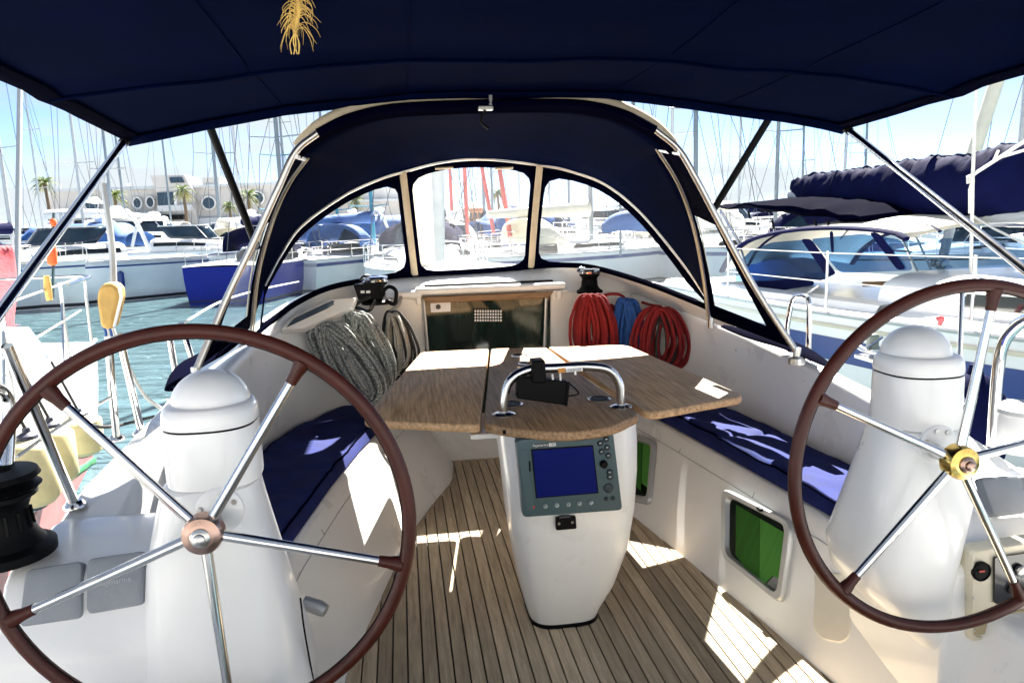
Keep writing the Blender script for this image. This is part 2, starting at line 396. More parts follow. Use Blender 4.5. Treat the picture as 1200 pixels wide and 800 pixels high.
# ------------------------------------------------------------------ cockpit sides (seat, coaming, hull)
PORT = [(1.35, -.80, -.90, -1.17, .46, -1.22, .72, -1.36, .72), (1.9, -.735, -.865, -1.17, .46, -1.20, .77, -1.37, .745), (2.4, -.68, -.845, -1.16, .46, -1.18, .84, -1.39, .755),
        (3.0, -.555, -.75, -1.15, .46, -1.15, .92, -1.41, .78), (3.5, -.45, -.655, -1.13, .46, -1.11, .965, -1.43, .82), (3.9, -.31, -.55, -1.00, .46, -1.03, .99, -1.43, .85),
        (4.2, -.20, -.475, -.84, .46, -.9, 1.03, -1.43, .88), (4.5, -.175, -.42, -.72, .46, -.76, 1.07, -1.43, .90)]
STB = [(1.35, .935, 1.07, 1.38, .48, 1.40, .64, 1.52, .63), (1.9, .885, 1.03, 1.36, .48, 1.375, .69, 1.52, .66), (2.4, .825, .99, 1.335, .48, 1.345, .75, 1.51, .70),
       (3.0, .735, .93, 1.30, .48, 1.31, .835, 1.52, .74), (3.5, .655, .875, 1.27, .48, 1.29, .875, 1.53, .79), (3.9, .56, .82, 1.17, .48, 1.21, .92, 1.53, .83),
       (4.2, .48, .775, 1.03, .48, 1.08, .98, 1.53, .87), (4.5, .43, .74, .90, .48, .95, 1.05, 1.53, .9)]
def side(tab, sgn, name):
    rings = []
    ys = [1.93+i*(4.5-1.93)/48 for i in range(49)]; low = []
    for y in ys:
        fx, tx, bx, bz, cx, cz, ox, oz = interp(tab, y)
        s = sgn; f = min(1, max(0, (y-1.93)/.34)); f = f*f*(3-2*f); zt_ = .728 if sgn < 0 else .648
        cz = lerp(zt_, cz, f); oz = lerp(zt_-.02, oz, f)
        pts = [(fx-s*.006, -.01), (fx+s*.002, .012), (lerp(fx, tx, .12), .05), (lerp(fx, tx, .93), .38), (tx-s*.004, .410), (tx+s*.008, .424), (tx+s*.03, .43),
               (bx-s*.02, bz-.03), (bx, bz-.015), (bx+s*.006, bz+.01), (cx-s*.006, cz-.035), (cx, cz-.014), (cx+s*.014, cz-.003), (cx+s*.03, cz),
               (ox-s*.05, oz+.012), (ox-s*.018, oz+.018), (ox-s*.004, oz+.006), (ox, oz-.02), (ox+s*.02, .2), (ox-s*.05, -.5), (ox-s*.5, -1.0)]
        rings.append([Vector((a, y, b_)) for a, b_ in pts])
    for y in (1.0, 1.3, 1.6, 1.8, 1.97):
        fx, tx, *_ = interp(tab, y) if y > 1.35 else (tab[0][1]+sgn*(1.35-y)*.09, tab[0][2]+sgn*(1.35-y)*.09)
        low.append([Vector((a, y, b_)) for a, b_ in ((fx-sgn*.006, -.01), (fx+sgn*.002, .012), (lerp(fx, tx, .12), .05), (lerp(fx, tx, .93), .38), (tx-sgn*.004, .410), (tx+sgn*.008, .424), (tx+sgn*.03, .43), (tx+sgn*.5, .43))])
    return struct(name, MB().loft(rings, closed=False, caps=False).loft(low, closed=False, caps=False), gel, angle=50)
side_p = side(PORT, -1, 'cockpit_side')
side_s = side(STB, 1, 'cockpit_side')
# aft consoles (helm seats) with sloped instrument faces
def console(sgn, x_in, x_out, zt):
    prof = [(1.64, -.8), (1.64, .10), (1.64, .55), (1.645, .57) if zt > .7 else (1.66, .57), (1.735, zt-.025), (1.765, zt-.006), (1.80, zt), (1.99, zt+.012), (2.05, zt+.006), (2.06, .3), (2.06, -.8)]
    rings = []
    for i in range(9):
        u = i/8
        xx = lerp(x_in, x_out, u)
        rings.append([Vector((xx, a, b_)) for a, b_ in prof])
    return struct('helm_console', MB().loft(rings), gel, bevel=.012)
con_p = console(-1, -.905, -1.362, .735)
con_s = console(1, .94, 1.512, .655)

# ------------------------------------------------------------------ bulkhead, coach roof
BY = 4.42
crest = [(-1.11, 3.5, .965), (-1.03, 3.9, .99), (-.9, 4.2, 1.03), (-.76, BY, 1.06), (-.35, BY, 1.065), (.05, BY, 1.068), (.5, BY, 1.062), (.93, BY, 1.04), (1.08, 4.2, .98), (1.21, 3.9, .92), (1.29, 3.5, .875)]
Bpx = [(303, 390, 3.74), (320, 375, 3.84), (350, 354, 4.05), (388, 337, 4.28), (440, 327, 4.5), (486, 322, 4.60), (560, 318, 4.63), (622, 313, 4.60), (665, 311, 4.5), (700, 315, 4.37), (760, 333, 4.1), (828, 360, 3.80)]
B3 = [at(a, b_, y=c) for a, b_, c in Bpx]
Fpx = [(310, 334, 3.80), (328, 300, 3.92), (352, 266, 4.02), (400, 231, 4.16), (440, 212, 4.24), (472, 202, 4.29), (520, 190, 4.32), (570, 187, 4.34), (632, 194, 4.30), (668, 201, 4.26), (710, 217, 4.19), (752, 251, 4.08), (800, 309, 3.92), (830, 352, 3.82)]
F3 = [at(a, b_, y=c) for a, b_, c in Fpx]
def resample(P, n):
    P = [Vector(p) for p in P]; d = [0]
    for a, b_ in zip(P, P[1:]): d.append(d[-1]+(b_-a).length)
    o = []
    for i in range(n):
        s = d[-1]*i/(n-1); j = 0
        while j < len(d)-2 and d[j+1] < s: j += 1
        o.append(P[j].lerp(P[j+1], (s-d[j])/max(d[j+1]-d[j], 1e-9)))
    return o
NR = 48
rc = resample(smooth_path(crest, 6), NR); rb = [p+Vector((0, 0, -.012)) for p in resample(smooth_path(B3, 6), NR)]
cen = Vector((.05, 3.2, 0))
r3 = []; r4 = []; r5 = []
for p in rb:
    d = (p-cen); d.z = 0
    s = abs(d.x)/d.length
    r3.append(p+d*.12+Vector((0, 0, .02-.05*s))); r4.append(Vector((p.x*1.12, p.y+.9+(1-s)*2.2, p.z-.05-.18*s))); r5.append(Vector((p.x*1.0, p.y+3+(1-s)*2.5, .72)))
rm = [a.lerp(b_, .5)+Vector((0, 0, .012)) for a, b_ in zip(rc, rb)]
struct('coach_roof', MB().loft([rc, rm, rb, r3, r4, r5], closed=False, caps=False), gel)
# bow deck and hull of the yacht ahead of the sprayhood
fd = MB()
def dk(u, v):
    y = 4.75+u*5.2; hw = 1.5*(1-max(0, (u-.15)/.85)**2.2)+.03
    return Vector((.06+hw*(2*v-1), y, .80+.10*u-.03*(2*v-1)**2))
fd.grid(dk, 16, 8)
for s in (0, 1):
    fd.grid(lambda u, v: Vector(((dk(u, s).x-.06)*(1-.25*v)+.06, dk(u, s).y, dk(u, s).z-v*1.7)), 16, 3)
struct('foredeck', fd, gel)
bk = MB()
DX0, DX1 = -.315, .455
yb = lambda z: BY+.14*(1-z/1.06)
bk.prism([(-.80, yb(0)-.0, -.01), (DX0, yb(0), -.01), (DX0, yb(1.06), 1.06), (-.80, yb(1.06), 1.06)], (0, .08, 0))
bk.prism([(DX1, yb(0), -.01), (.96, yb(0), -.01), (.96, yb(1.04), 1.045), (DX1, yb(1.06), 1.062)], (0, .08, 0))
bk.prism([(DX0, yb(0), -.01), (DX1, yb(0), -.01), (DX1, yb(.3), .30), (DX0, yb(.3), .30)], (0, .08, 0))
bulk = struct('cabin_bulkhead', bk, gel, bevel=.012)
# hatch slide, teak strip and smoked door
t = thing('companionway_hatch', 'white sliding hatch frame with brown teak strip above the smoked cabin door', 'hatch', (.07, BY, 1.06))
obj('slide', MB().box((.09, BY+.10, 1.098), (.90, .30, .038)), gel, t, bevel=.012)
obj('seal', MB().box((.09, BY+.16, 1.122), (.78, .22, .012)), black, t)
obj('rail_end', MB().box((-.40, BY+.03, 1.083), (.16, .16, .045)), gel, t, bevel=.012)
obj('trim', MB().prism([(DX0-.01, BY-.055, 1.068), (DX0+.03, BY-.055, 1.030), (DX1-.03, BY-.055, 1.030), (DX1+.01, BY-.055, 1.068)], (0, .06, 0)), teak_trim, t, bevel=.006)
for s in (-.34, .50): obj('bracket', MB().box((s, BY-.01, 1.045), (.03, .06, .05)), gel, t, bevel=.006)
t = thing('companionway_door', 'smoked dark green acrylic door panel into the cabin behind the table', 'door', (.07, BY, .3))
obj('panel', MB().prism([(DX0, yb(.29)+.012, .29), (DX1, yb(.29)+.012, .29), (DX1, yb(1.05)+.012, 1.05), (DX0, yb(1.05)+.012, 1.05)], (0, .014, 0)), smoke, t, bevel=.003)
sp = obj('sticker', MB().prism([at(504, 352, y=BY-.004), at(528, 351, y=BY-.004), at(528, 365, y=BY-.004), at(505, 366, y=BY-.004)], (0, .004, 0)), white_ink, t)
c = at(513.5, 359.5, y=BY-.0075); obj('dot', MB().lathe([(.015, 0), (.015, .002)], c, 14, Matrix.Rotation(PI/2, 3, 'X')), dark_ink, sp)
vt = MB()
for i in range(11):
    for j in range(4):
        p = at(557+i*3.0, 364.5+j*3.6, y=BY-.002); vt.box(p, (.0095, .004, .012))
obj('vent', vt, white_ink, t)
for px in (496, 640):
    a, b_ = at(px, 349, y=BY-.004), at(px+(5 if px < 550 else -2), 410, y=BY-.0); obj('door_track', MB().tube([a, b_], .010, 8), alu, t)

# ------------------------------------------------------------------ seat cushions
def cushion(tab, sgn, y0, y1, zt, label):
    g = MB(); nv = 26
    def fn(u, v):
        y = lerp(y0, y1, u); fx, tx, bx, bz, *_ = interp(tab, y)
        xin, xo = tx+sgn*.012, bx-sgn*.012
        e = min(1, min(v, 1-v)*9, ); eu = min(1, min(u, 1-u)*22)
        h = (1-(1-e)**2.5)*(1-(1-eu)**2.5)
        w = noise.noise(Vector((lerp(xin, xo, v)*6, y*3.5, 1.7*sgn)))*.014+noise.noise(Vector((lerp(xin, xo, v)*13+y*6, y*10, 3)))*.007-.010*math.exp(-((y-3.1)/.012)**2)
        return Vector((lerp(xin, xo, v), y, .436+(zt-.436)*h+w*h+.002))
    g.grid(fn, 80, nv)
    o = obj('seat_cushion', g, navy_c); tag(o, label, 'cushion', 'navy cockpit seat cushions')
    for v in (.055, .945): obj('piping', MB().tube([fn(.02+.96*i/60, v)+Vector((0, 0, .001)) for i in range(61)], .0045, 6), navy_d, o)
    return o
cushion(PORT, -1, 2.0, 4.26, .492, 'navy cushion on the seat beside the flecked rope coils, behind the left wheel')
cushion(STB, 1, 2.0, 4.26, .50, 'navy cushion on the seat above the green portlights, under the red ropes')

# portlights and fittings in the starboard side
def quad_frame(px, A, B_, C, rad, t_in, mat_f, mat_g, parent):
    A, B_, C = Vector(A), Vector(B_), Vector(C); nn = (B_-A).cross(C-A).normalized()
    if nn.x > 0: nn = -nn
    P = [at(*q, pl=(A+nn*.004, nn)) for q in px]
    cen = sum(P, Vector())/4
    out = round_poly(P, rad, 6); inn = round_poly([cen+(p-cen)*t_in for p in P], rad*.75, 6)
    mid = [a.lerp(b_, .45)+nn*.016 for a, b_ in zip(out, inn)]
    f = obj('portlight', MB().loft([[p-nn*.02 for p in out], [p+nn*.008 for p in out], [a.lerp(b_, .15)+nn*.016 for a, b_ in zip(out, inn)], [a.lerp(b_, .75)+nn*.014 for a, b_ in zip(out, inn)], [p-nn*.006 for p in inn]], caps=False), mat_f, parent)
    obj('pane', MB().prism([p-nn*.003 for p in inn], -nn*.004), mat_g, f)
    return f, nn
f1, n1_ = quad_frame([(848, 571), (931, 612), (919, 710), (847, 652)], (.825, 2.4, .0), (.735, 3.0, 0), (.99, 2.4, .42), .05, .80, alu, green_g, side_s)
p = at(890.5, 596, pl=(Vector((.825, 2.4, 0))+n1_*.022, n1_)); obj('latch', MB().box(p, (.014, .03, .012)), black, f1)
f2, n2_ = quad_frame([(728, 503), (769, 516), (763, 592), (728, 585)], (.655, 3.5, 0), (.735, 3.0, 0), (.875, 3.5, .42), .05, .78, alu, green_g, side_s)
for fr_, n_, A_, cs in ((f1, n1_, (.825, 2.4, 0), (([(862.5, 591), (890, 607), (889, 682), (879, 672), (862, 650)], curt1), ([(890.6, 607.3), (920.5, 624.5), (917, 680), (905, 674), (896, 684), (889.8, 678)], curt2))), (f2, n2_, (.655, 3.5, 0), (([(743, 517), (752, 519), (751, 576), (743, 565)], curt1), ([(753, 519), (762.5, 522), (759.5, 572), (752, 566)], curt2)))):
    for px_, m_ in cs: obj('curtain', MB().prism([at(*q, pl=(Vector(A_)+n_*.0042, n_)) for q in px_], -n_*.002), m_, fr_)
A = Vector((.873, 2.03, 0)); nn = (Vector((.816, 2.476, 0))-A).cross(Vector((.986, 2.465, .42))-A).normalized()
if nn.x > 0: nn = -nn
pl_ = (A+nn*.012, nn)
P = [at(*q, pl=pl_) for q in ((953, 668), (990, 672), (998, 690), (996, 745), (985, 753), (962, 748), (952, 735), (955, 690))]
vp = obj('step_pad', MB().prism(round_poly(P, .02, 3), -nn*.03), M('pale_cream_pad', (.80, .76, .66), .5, var=.05), side_s, bevel=.004)
P = [at(*q, pl=(A+nn*.02, nn)) for q in ((980, 650), (990, 664))]
obj('tap', MB().tube([P[0]-nn*.03, P[0]+nn*.012, P[1]+nn*.015], .012, 10), steel_dull, vp)

# ------------------------------------------------------------------ helm pedestals
def sring(xc, yc, hx, hy, z, e=2.6, n=32):
    o = []
    for k in range(n):
        a = 2*PI*k/n; c, s = math.cos(a), math.sin(a)
        o.append(Vector((xc+hx*math.copysign(abs(c)**(2/e), c), yc+hy*math.copysign(abs(s)**(2/e), s), z)))
    return o
def pedestal(prof, label, top, grp, hub, zt=0):
    """prof: z, xl, xr, hy"""
    z0 = prof[0]
    t = thing('steering_pedestal', label, 'steering pedestal', ((z0[1]+z0[2])/2, 1.74, z0[0]), grp)
    rings = []
    for z, xl, xr, hy, yc in prof: rings.append(sring((xl+xr)/2, yc, (xr-xl)/2, hy, z, 2.8 if z > .5 else 3.2))
    obj('column', MB().loft(rings), gel, t)
    xc, hx, zs, ze = top            # housing centre, half width, seam z, upper z
    yc = 1.72
    obj('housing', MB().loft([sring(xc, yc, hx*.985, hx*1.0, zs+.002), sring(xc, yc, hx, hx*1.02, zs+.012), sring(xc, yc, hx*.99, hx*1.0, ze-.008), sring(xc, yc, hx*.975, hx*.99, ze-.001)]), gel, t)
    obj('seam', MB().loft([sring(xc, yc, hx*.955, hx*.97, ze-.004), sring(xc, yc, hx*.955, hx*.97, ze+.008)]), black, t)
    cap = obj('cap', MB().loft([sring(xc, yc, hx*.985, hx*1.0, ze+.004, 2.5), sring(xc, yc, hx*1.0, hx*1.02, ze+.012, 2.5), sring(xc, yc, hx*.99, hx*1.0, ze+.034, 2.4), sring(xc, yc, hx*.93, hx*.95, ze+.046, 2.3), sring(xc, yc, hx*.87, hx*.9, ze+.049, 2.2)]), gel, t)
    prof_d = [(math.cos(a)*hx*.84, math.sin(a)*.073+ze+.046) for a in [i*PI/2/9 for i in range(9)]]+[(.002, ze+.119)]
    obj('compass_hood', MB().lathe(prof_d, (xc, yc+.012, 0), 32, sy=1.05), gel, cap)
    # hub plate with screws
    hp = obj('hub_plate', MB().lathe([(.052, 0), (.052, .008), (.046, .013)], (hub[0]+.012, 1.625, hub[2]+.012), 28, Matrix.Rotation(PI/2, 3, 'X')), gel, t)
    for a in (75, 30, 170, 250) if hub[0] < 0 else (60, 105, 160, 300):
        obj('screw', MB().lathe([(.006, 0), (.006, .004)], (hub[0]+.012+.040*math.cos(R(a)), 1.612, hub[2]+.012+.040*math.sin(R(a))), 10, Matrix.Rotation(PI/2, 3, 'X')), steel_dull, hp)
    obj('shaft', MB().tube([(hub[0], 1.67, hub[2]), (hub[0], 1.53, hub[2])], .018, 14), steel, t)
    return t
HUBP = (-.8591, 1.526, .8846); HUBS = (.8591, 1.526, .8846)
HUBP = tuple(at(238, 625, y=1.526)); HUBS = tuple(at(1125, 541, y=1.526))
pedestal([(-.01, -1.12, -.70, .20, 1.80), (.25, -1.10, -.70, .19, 1.79), (.44, -1.08, -.70, .175, 1.77), (.60, -1.06, -.722, .15, 1.75), (.75, -1.036, -.748, .125, 1.73), (.88, -1.0, -.772, .108, 1.72), (.926, -.985, -.78, .104, 1.72), (.932, -.972, -.79, .098, 1.72)],
         'white steering pedestal with domed compass hood behind the left wheel, grey covers beside it', (-.872, .101, .932, 1.062), 'steering pedestals', HUBP)
pedestal([(-.01, 1.04, 1.08, .10, 1.80), (.25, .985, 1.03, .11, 1.79), (.34, .90, 1.0, .13, 1.78), (.42, .81, .995, .145, 1.775), (.50, .738, .995, .15, 1.77), (.60, .700, 1.005, .15, 1.75), (.75, .725, 1.03, .125, 1.73), (.88, .758, .995, .106, 1.72), (.934, .774, .982, .10, 1.72), (.94, .784, .972, .094, 1.72)],
         'white steering pedestal with domed compass hood behind the right wheel, against the neighbouring yacht', (.878, .099, .94, 1.075), 'steering pedestals', HUBS)

# ------------------------------------------------------------------ steering wheels
def wheel(hub, phase, label, hubmat):
    h = Vector(hub); t = thing('helm', label, 'steering wheel', h, 'steering wheels')
    RR, rr = .4195, .0150
    ring = [h+Vector((RR*math.cos(2*PI*k/96), 0, RR*math.sin(2*PI*k/96))) for k in range(96)]
    rim = obj('rim', MB().tube(ring, rr, 16, closed=True), leather, t)
    seam = [h+Vector(((RR-rr*.98)*math.cos(2*PI*k/96), -.004, (RR-rr*.98)*math.sin(2*PI*k/96))) for k in range(96)]
    obj('stitching', MB().tube(seam, .0016, 5, closed=True), black, rim)
    for k in range(5):
        a = R(phase+72*k); d = Vector((math.cos(a), 0, math.sin(a)))
        s = obj('spoke', MB().tube([h+d*.035+Vector((0, .006, 0)), h+d*.12+Vector((0, .004, 0)), h+d*.372], [.0115, .0112, .0096], 14), steel, t)
        obj('fork', MB().tube([h+d*.362, h+d*.385, h+d*.396, h+d*.412], [.0115, .013, .0155, .018], 12), leather, s)
    X = Matrix.Rotation(PI/2, 3, 'X')
    hb = obj('hub', MB().lathe([(.030, -.022), (.041, -.018), (.041, .010), (.038, .017), (.027, .021), (.024, .022)], h, 36, X), hubmat, t)
    obj('nut', MB().lathe([(.020, .018), (.020, .026), (.015, .03), (.012, .031), (.012, .038), (.006, .042)], h, 18, X), steel_dull if hubmat is bronze else bronze, hb)
    return t
wheel(HUBP, 57, 'large wheel with maroon leather rim and dull pinkish hub, at left near the grey covers', bronze)
wheel(HUBS, 10, 'large wheel with maroon leather rim and shiny brass hub, at right near the engine panel', brass)

# ------------------------------------------------------------------ instrument covers and engine panel on the consoles
def cover(pxs, yf, label, txt=None):
    pl0 = (Vector((0, yf, .64)), Vector((0, -.86, .50)))
    P = [at(*q, pl=pl0) for q in pxs]; nn = Vector((0, -.86, .50)).normalized(); cen = sum(P, Vector())/4
    o1 = round_poly(P, .014, 5)
    mb = MB().loft([[p-nn*.012 for p in o1], [p+nn*.006 for p in o1], [cen+(p-cen)*.96+nn*.016 for p in o1], [cen+(p-cen)*.88+nn*.019 for p in o1]])
    o = obj('instrument_cover', mb, cover_grey); tag(o, label, 'instrument cover', 'grey instrument covers')
    if txt:
        r_ = (P[1]-P[0]+P[2]-P[3]); u_ = (P[0]-P[3]+P[1]-P[2])
        obj('lettering', text_mb(txt, .017, cen+nn*.0215-u_.normalized()*.0-r_.normalized()*.0, r_, u_-r_*(u_.dot(r_)/r_.length_squared)), grey_ink, o)
    return o
cover([(33, 668), (99, 657), (100, 724), (25, 735)], 1.700, 'plain grey square cover nearest the black winch')
cover([(104, 655), (172, 645), (172, 708), (104, 720)], 1.700, 'grey square cover with pale lettering beside the left pedestal', 'Raymarine')
cover([(1144, 560), (1189, 557), (1204, 601), (1160, 606)], 1.735, 'grey square cover beside the right pedestal above the engine panel')
cover([(1193, 557), (1240, 554), (1256, 598), (1208, 601)], 1.735, 'grey square cover at the right edge, cut by the frame')
# engine panel
py = 1.630
t = thing('engine_panel', 'cream engine control panel with gauge and dark window below the right wheel', 'engine panel', at(1180, 748, y=py))
P = [at(*q, y=py) for q in ((1134, 643), (1250, 625), (1250, 735), (1134, 750))]
cen = sum(P, Vector())/4; o1 = round_poly(P, .018, 5); nn = Vector((0, -1, 0))
fr = obj('frame', MB().loft([[p-nn*.03 for p in o1], [p+nn*.006 for p in o1], [cen+(p-cen)*.965+nn*.012 for p in o1], [cen+(p-cen)*.92+nn*.010 for p in o1], [cen+(p-cen)*.90+nn*.004 for p in o1]]), cream, t)
g = at(1148, 668, y=py-.008); X = Matrix.Rotation(PI/2, 3, 'X')
gb = obj('gauge', MB().lathe([(.026, 0), (.026, .010), (.022, .012), (.021, .009)], g, 24, X), black, t)
obj('needle', MB().box(g+Vector((-.004, -.0125, .004)), (.016, .002, .005)), red_led, gb)
P = [at(*q, y=py-.007) for q in ((1164, 652), (1250, 640), (1250, 700), (1164, 706))]
wn = obj('window', MB().prism(round_poly(P, .006, 3), (0, -.006, 0)), blackg, t)
for a in ((1195, 668), (1188, 690)):
    p = at(*a, y=py-.016); obj('key_switch', MB().lathe([(.016, 0), (.016, .008), (.011, .012)], p, 16, X), steel_dull, wn)
for a in ((1140, 700), (1172, 646), (1141, 738)):
    p = at(*a, y=py-.011); obj('screw', MB().lathe([(.0035, 0), (.0035, .003)], p, 8, X), steel_dull, t)
P = [at(*q, y=py-.008) for q in ((1140, 722), (1250, 706), (1250, 728), (1140, 743))]
obj('lower_lid', MB().prism(round_poly(P, .006, 3), (0, -.006, 0)), M('tan_lid', (.5, .42, .26), .45), t, bevel=.002)
# port inner face fitting (grey throttle socket) and locker details
p = at(369, 711, x=-.715)
t_ = obj('rail_socket', MB().tube([p+Vector((-.03, .01, .012)), p+Vector((.012, -.004, 0)), p+Vector((.03, -.012, -.008))], [.019, .021, .017], 14), alu, side_p)
ll = MB().tube(smooth_path([at(352, 700, x=-.705), at(357, 740, x=-.70), at(368, 800, x=-.70)], 4), .0022, 6); obj('panel_seam', ll, black, side_p)
for (a, b_) in (((430, 548), (436, 556)),):
    q1, q2 = at(*a, x=-.72), at(*b_, x=-.71)
    ob = obj('locker_strap', MB().tube(smooth_path([q1, q1.lerp(q2, .5)+Vector((.015, 0, -.01)), q2], 5), .005, 6), black, side_p)

# moulded seams, lid lines and fastenings that break up the gelcoat
def seam_on(tab, sgn, parent, pts, r=.0016, name='panel_seam', m=None):
    P = []
    for y, k, z in pts:      # k: 0 on the seat front, 1 on the coaming face
        fx, tx, bx, bz, cx, cz, *_ = interp(tab, y)
        x = lerp(lerp(fx, tx, .12), lerp(fx, tx, .93), (z-.05)/.33) if k == 0 else lerp(bx, cx, (z-bz)/max(cz-bz, .01))
        P.append(Vector((x-sgn*.0012, y, z)))
    obj(name, MB().tube(P, r, 5), m or black, parent)
ygrid = [2.05+i*.1 for i in range(23)]
for tab, sg_, par in ((PORT, -1, side_p), (STB, 1, side_s)):
    seam_on(tab, sg_, par, [(y, 0, .352) for y in ygrid], .0012, m=cover_grey)
    for yy in (2.1, 2.72, 3.35, 3.95): seam_on(tab, sg_, par, [(yy, 0, .352), (yy+.001, 0, .375)], .0012, m=cover_grey)
    for yy in (2.35, 3.0, 3.6):
        fx, tx, bx, bz, cx, cz, *_ = interp(tab, yy); zz = lerp(bz, cz, .78)
        obj('screw', MB().ball((lerp(bx, cx, .78)-sg_*.001, yy, zz), .006, 8, 6), steel_dull, par)
# slanting recess window on the left end of the coach roof
wq = [at(*q, y=yy)+Vector((.02, -.05, .012)) for q, yy in (((326, 388), 3.84), ((338, 374), 3.86), ((384, 352), 4.06), ((414, 350), 4.14), ((410, 361), 4.10), ((352, 386), 3.9))]
fw = obj('recess_frame', MB().prism(wq, (.0, .05, -.03)), gel_worn, side_p, bevel=.006)
wi = [at(*q, y=yy)+Vector((.02, -.054, .012)) for q, yy in (((333, 385), 3.84), ((342, 374), 3.86), ((386, 354), 4.06), ((398, 355), 4.10))]
obj('recess_glass', MB().prism(wi, (0, -.002, .001)), M('slate_blue_glass', (.05, .085, .13), .15, var=.2), fw)

# ------------------------------------------------------------------ winches, clutches
def winch(c, s, label, drum=black, top=steel, grp='rope winches'):
    c = Vector(c); t = thing('winch', label, 'winch', c, grp)
    obj('base', MB().lathe([(.085*s, 0), (.085*s, .016*s), (.070*s, .024*s)], c, 28), black, t)
    d = obj('drum', MB().lathe([(.070*s, .024*s), (.062*s, .034*s), (.050*s, .055*s), (.047*s, .085*s), (.055*s, .105*s), (.066*s, .112*s), (.066*s, .120*s)], c, 28), drum, t)
    for k in range(14):
        a = 2*PI*k/14; obj_dir = Vector((math.cos(a), math.sin(a), 0))
        if k == 0: rb_ = MB()
        rb_.tube([c+obj_dir*.0515*s+Vector((0, 0, .05*s)), c+obj_dir*.0485*s+Vector((0, 0, .085*s))], .0035*s, 5)
    obj('rib', rb_, drum, d)
    tp = obj('self_tailer', MB().lathe([(.066*s, .122*s), (.074*s, .128*s), (.060*s, .138*s), (.074*s, .147*s), (.070*s, .156*s), (.03*s, .160*s), (.028*s, .152*s), (.002, .150*s)], c, 28), top, t)
    obj('stripper_arm', MB().tube(smooth_path([c+Vector((-.03*s, 0, .158*s)), c+Vector((-.066*s, -.01*s, .160*s)), c+Vector((-.082*s, -.02*s, .14*s))], 4), .010*s, 8), top, tp)
    return t
winch(at(441, 352, y=4.30)+Vector((0, 0, -.02)), 1.0, 'black winch with chrome top above the flecked rope coils')
winch(at(691, 343, y=4.36)+Vector((0, 0, 0)), .92, 'small black winch with chrome top above the red rope coil')
bw = at(8, 668, y=1.80); bw = Vector((bw.x, 1.80, .755))
winch(bw, 1.28, 'big dark winch at the left edge beside the grey covers', drum=black, top=black)
# line clutch bank on the port coach roof, organiser frame on the starboard side
t = thing('rope_clutch', 'black rope clutch box with white marks beside the left winch', 'rope clutch', at(428, 352, y=4.28))
P = [at(414, 334, y=4.22), at(447, 330, y=4.22), at(447, 350, y=4.22), at(420, 352, y=4.22)]
bx = obj('body', MB().prism(P, (0, .11, 0)), black, t, bevel=.006)
for px in (425, 431.5):
    p = at(px, 342, y=4.217); obj('mark', MB().box(p, (.022, .003, .014)), white_ink, bx)
obj('lever', MB().tube(smooth_path([at(446, 345, y=4.2), at(455, 336, y=4.17), at(464, 341, y=4.16), at(462, 356, y=4.18), at(452, 352, y=4.2)], 5), .011, 8), black, t)
obj('skirt', MB().tube(smooth_path([at(419, 361, y=4.19), at(432, 364, y=4.15), at(440, 352, y=4.17)], 5), .02, 8, flat=.5), blackg, t)
t = thing('line_organiser', 'white metal frame with rope blocks beside the sliding hatch and small winch', 'line organiser', at(640, 340, y=4.5))
obj('frame', MB().tube(smooth_path([at(612, 330, y=4.52), at(634, 322, y=4.56), at(656, 326, y=4.56), at(672, 336, y=4.5), at(640, 338, y=4.46)], 4, True), .009, 8, closed=True), white_b, t)
for px in (622, 634, 645):
    obj('block', MB().box(at(px+4, 331, y=4.54), (.03, .05, .028)), black if px != 634 else white_b, t, bevel=.004)
obj('cover_plate', MB().box(at(645, 341, y=4.44), (.20, .10, .014)), gel, t, bevel=.004)
for px in (655, 661, 667):
    obj('sheave', MB().lathe([(.016, -.006), (.016, .006)], at(px, 333, y=4.52), 12, X), black, t)

# ------------------------------------------------------------------ rope coils
def hank(name, label, tops, bots, width, n, r, m, y, bulge=.06, grp='coiled ropes', wrap=None, wrapat=.2, wm_=None, seed=1):
    """n loops hanging between a top curve and a bottom curve given in the plane y"""
    g = random.Random(seed); mb = MB()
    T = [at(*q, y=y) for q in tops]; Bq = [at(*q, y=y) for q in bots]
    for i in range(n):
        u = (i+.5)/n+g.uniform(-.5, .5)/n
        a = resample(T, 21)[min(20, int(u*20))]; b_ = resample(Bq, 21)[min(20, int(u*20))]
        ax = (b_-a); side_ = Vector((-ax.z, 0, ax.x)).normalized()
        w = width*g.uniform(.55, 1.1); off = -g.uniform(0, bulge)
        pts = []
        sh = g.uniform(-.02, .02); ln = g.uniform(.92, 1.06)
        for k in range(18):
            an = 2*PI*k/18
            s_ = .5-.5*math.cos(an); xx = math.sin(an)*w*.5*(.75+.5*s_)
            q = a+ax*(s_*ln+sh)+side_*(xx+g.uniform(-.0035, .0035))+Vector((0, off+.018*math.cos(an*1.0+1)-.018*math.sin(PI*s_), 0))
            pts.append(q)
        mb.tube(smooth_path(pts, 3, True), r, 6, closed=True)
    o = obj(name, mb, m); tag(o, label, 'rope coil', grp)
    if wrap:
        cpt = at(*wrap, y=y-.03); wmb = MB()
        for k in range(5):
            wmb.tube([cpt+Vector((width*.42*math.cos(2*PI*j/14), -.05*math.sin(2*PI*j/14), k*r*1.9+.01*math.cos(2*PI*j/14))) for j in range(14)], r, 6, closed=True)
        obj('wrapping_turn', wmb, wm_ or m, o)
    return o
hank('rope_coil', 'thick black and white flecked rope hank left of the winch, nearest the left wheel', [(362, 386), (398, 374)], [(428, 462), (452, 468)], .17, 17, .0088, rope_fleck, 4.02, .13, seed=3)
hank('rope_coil', 'tall black and white flecked rope hank hanging right below the black clutch', [(404, 368), (430, 366)], [(444, 455), (458, 440)], .13, 14, .0088, rope_fleck, 4.10, .12, seed=4)
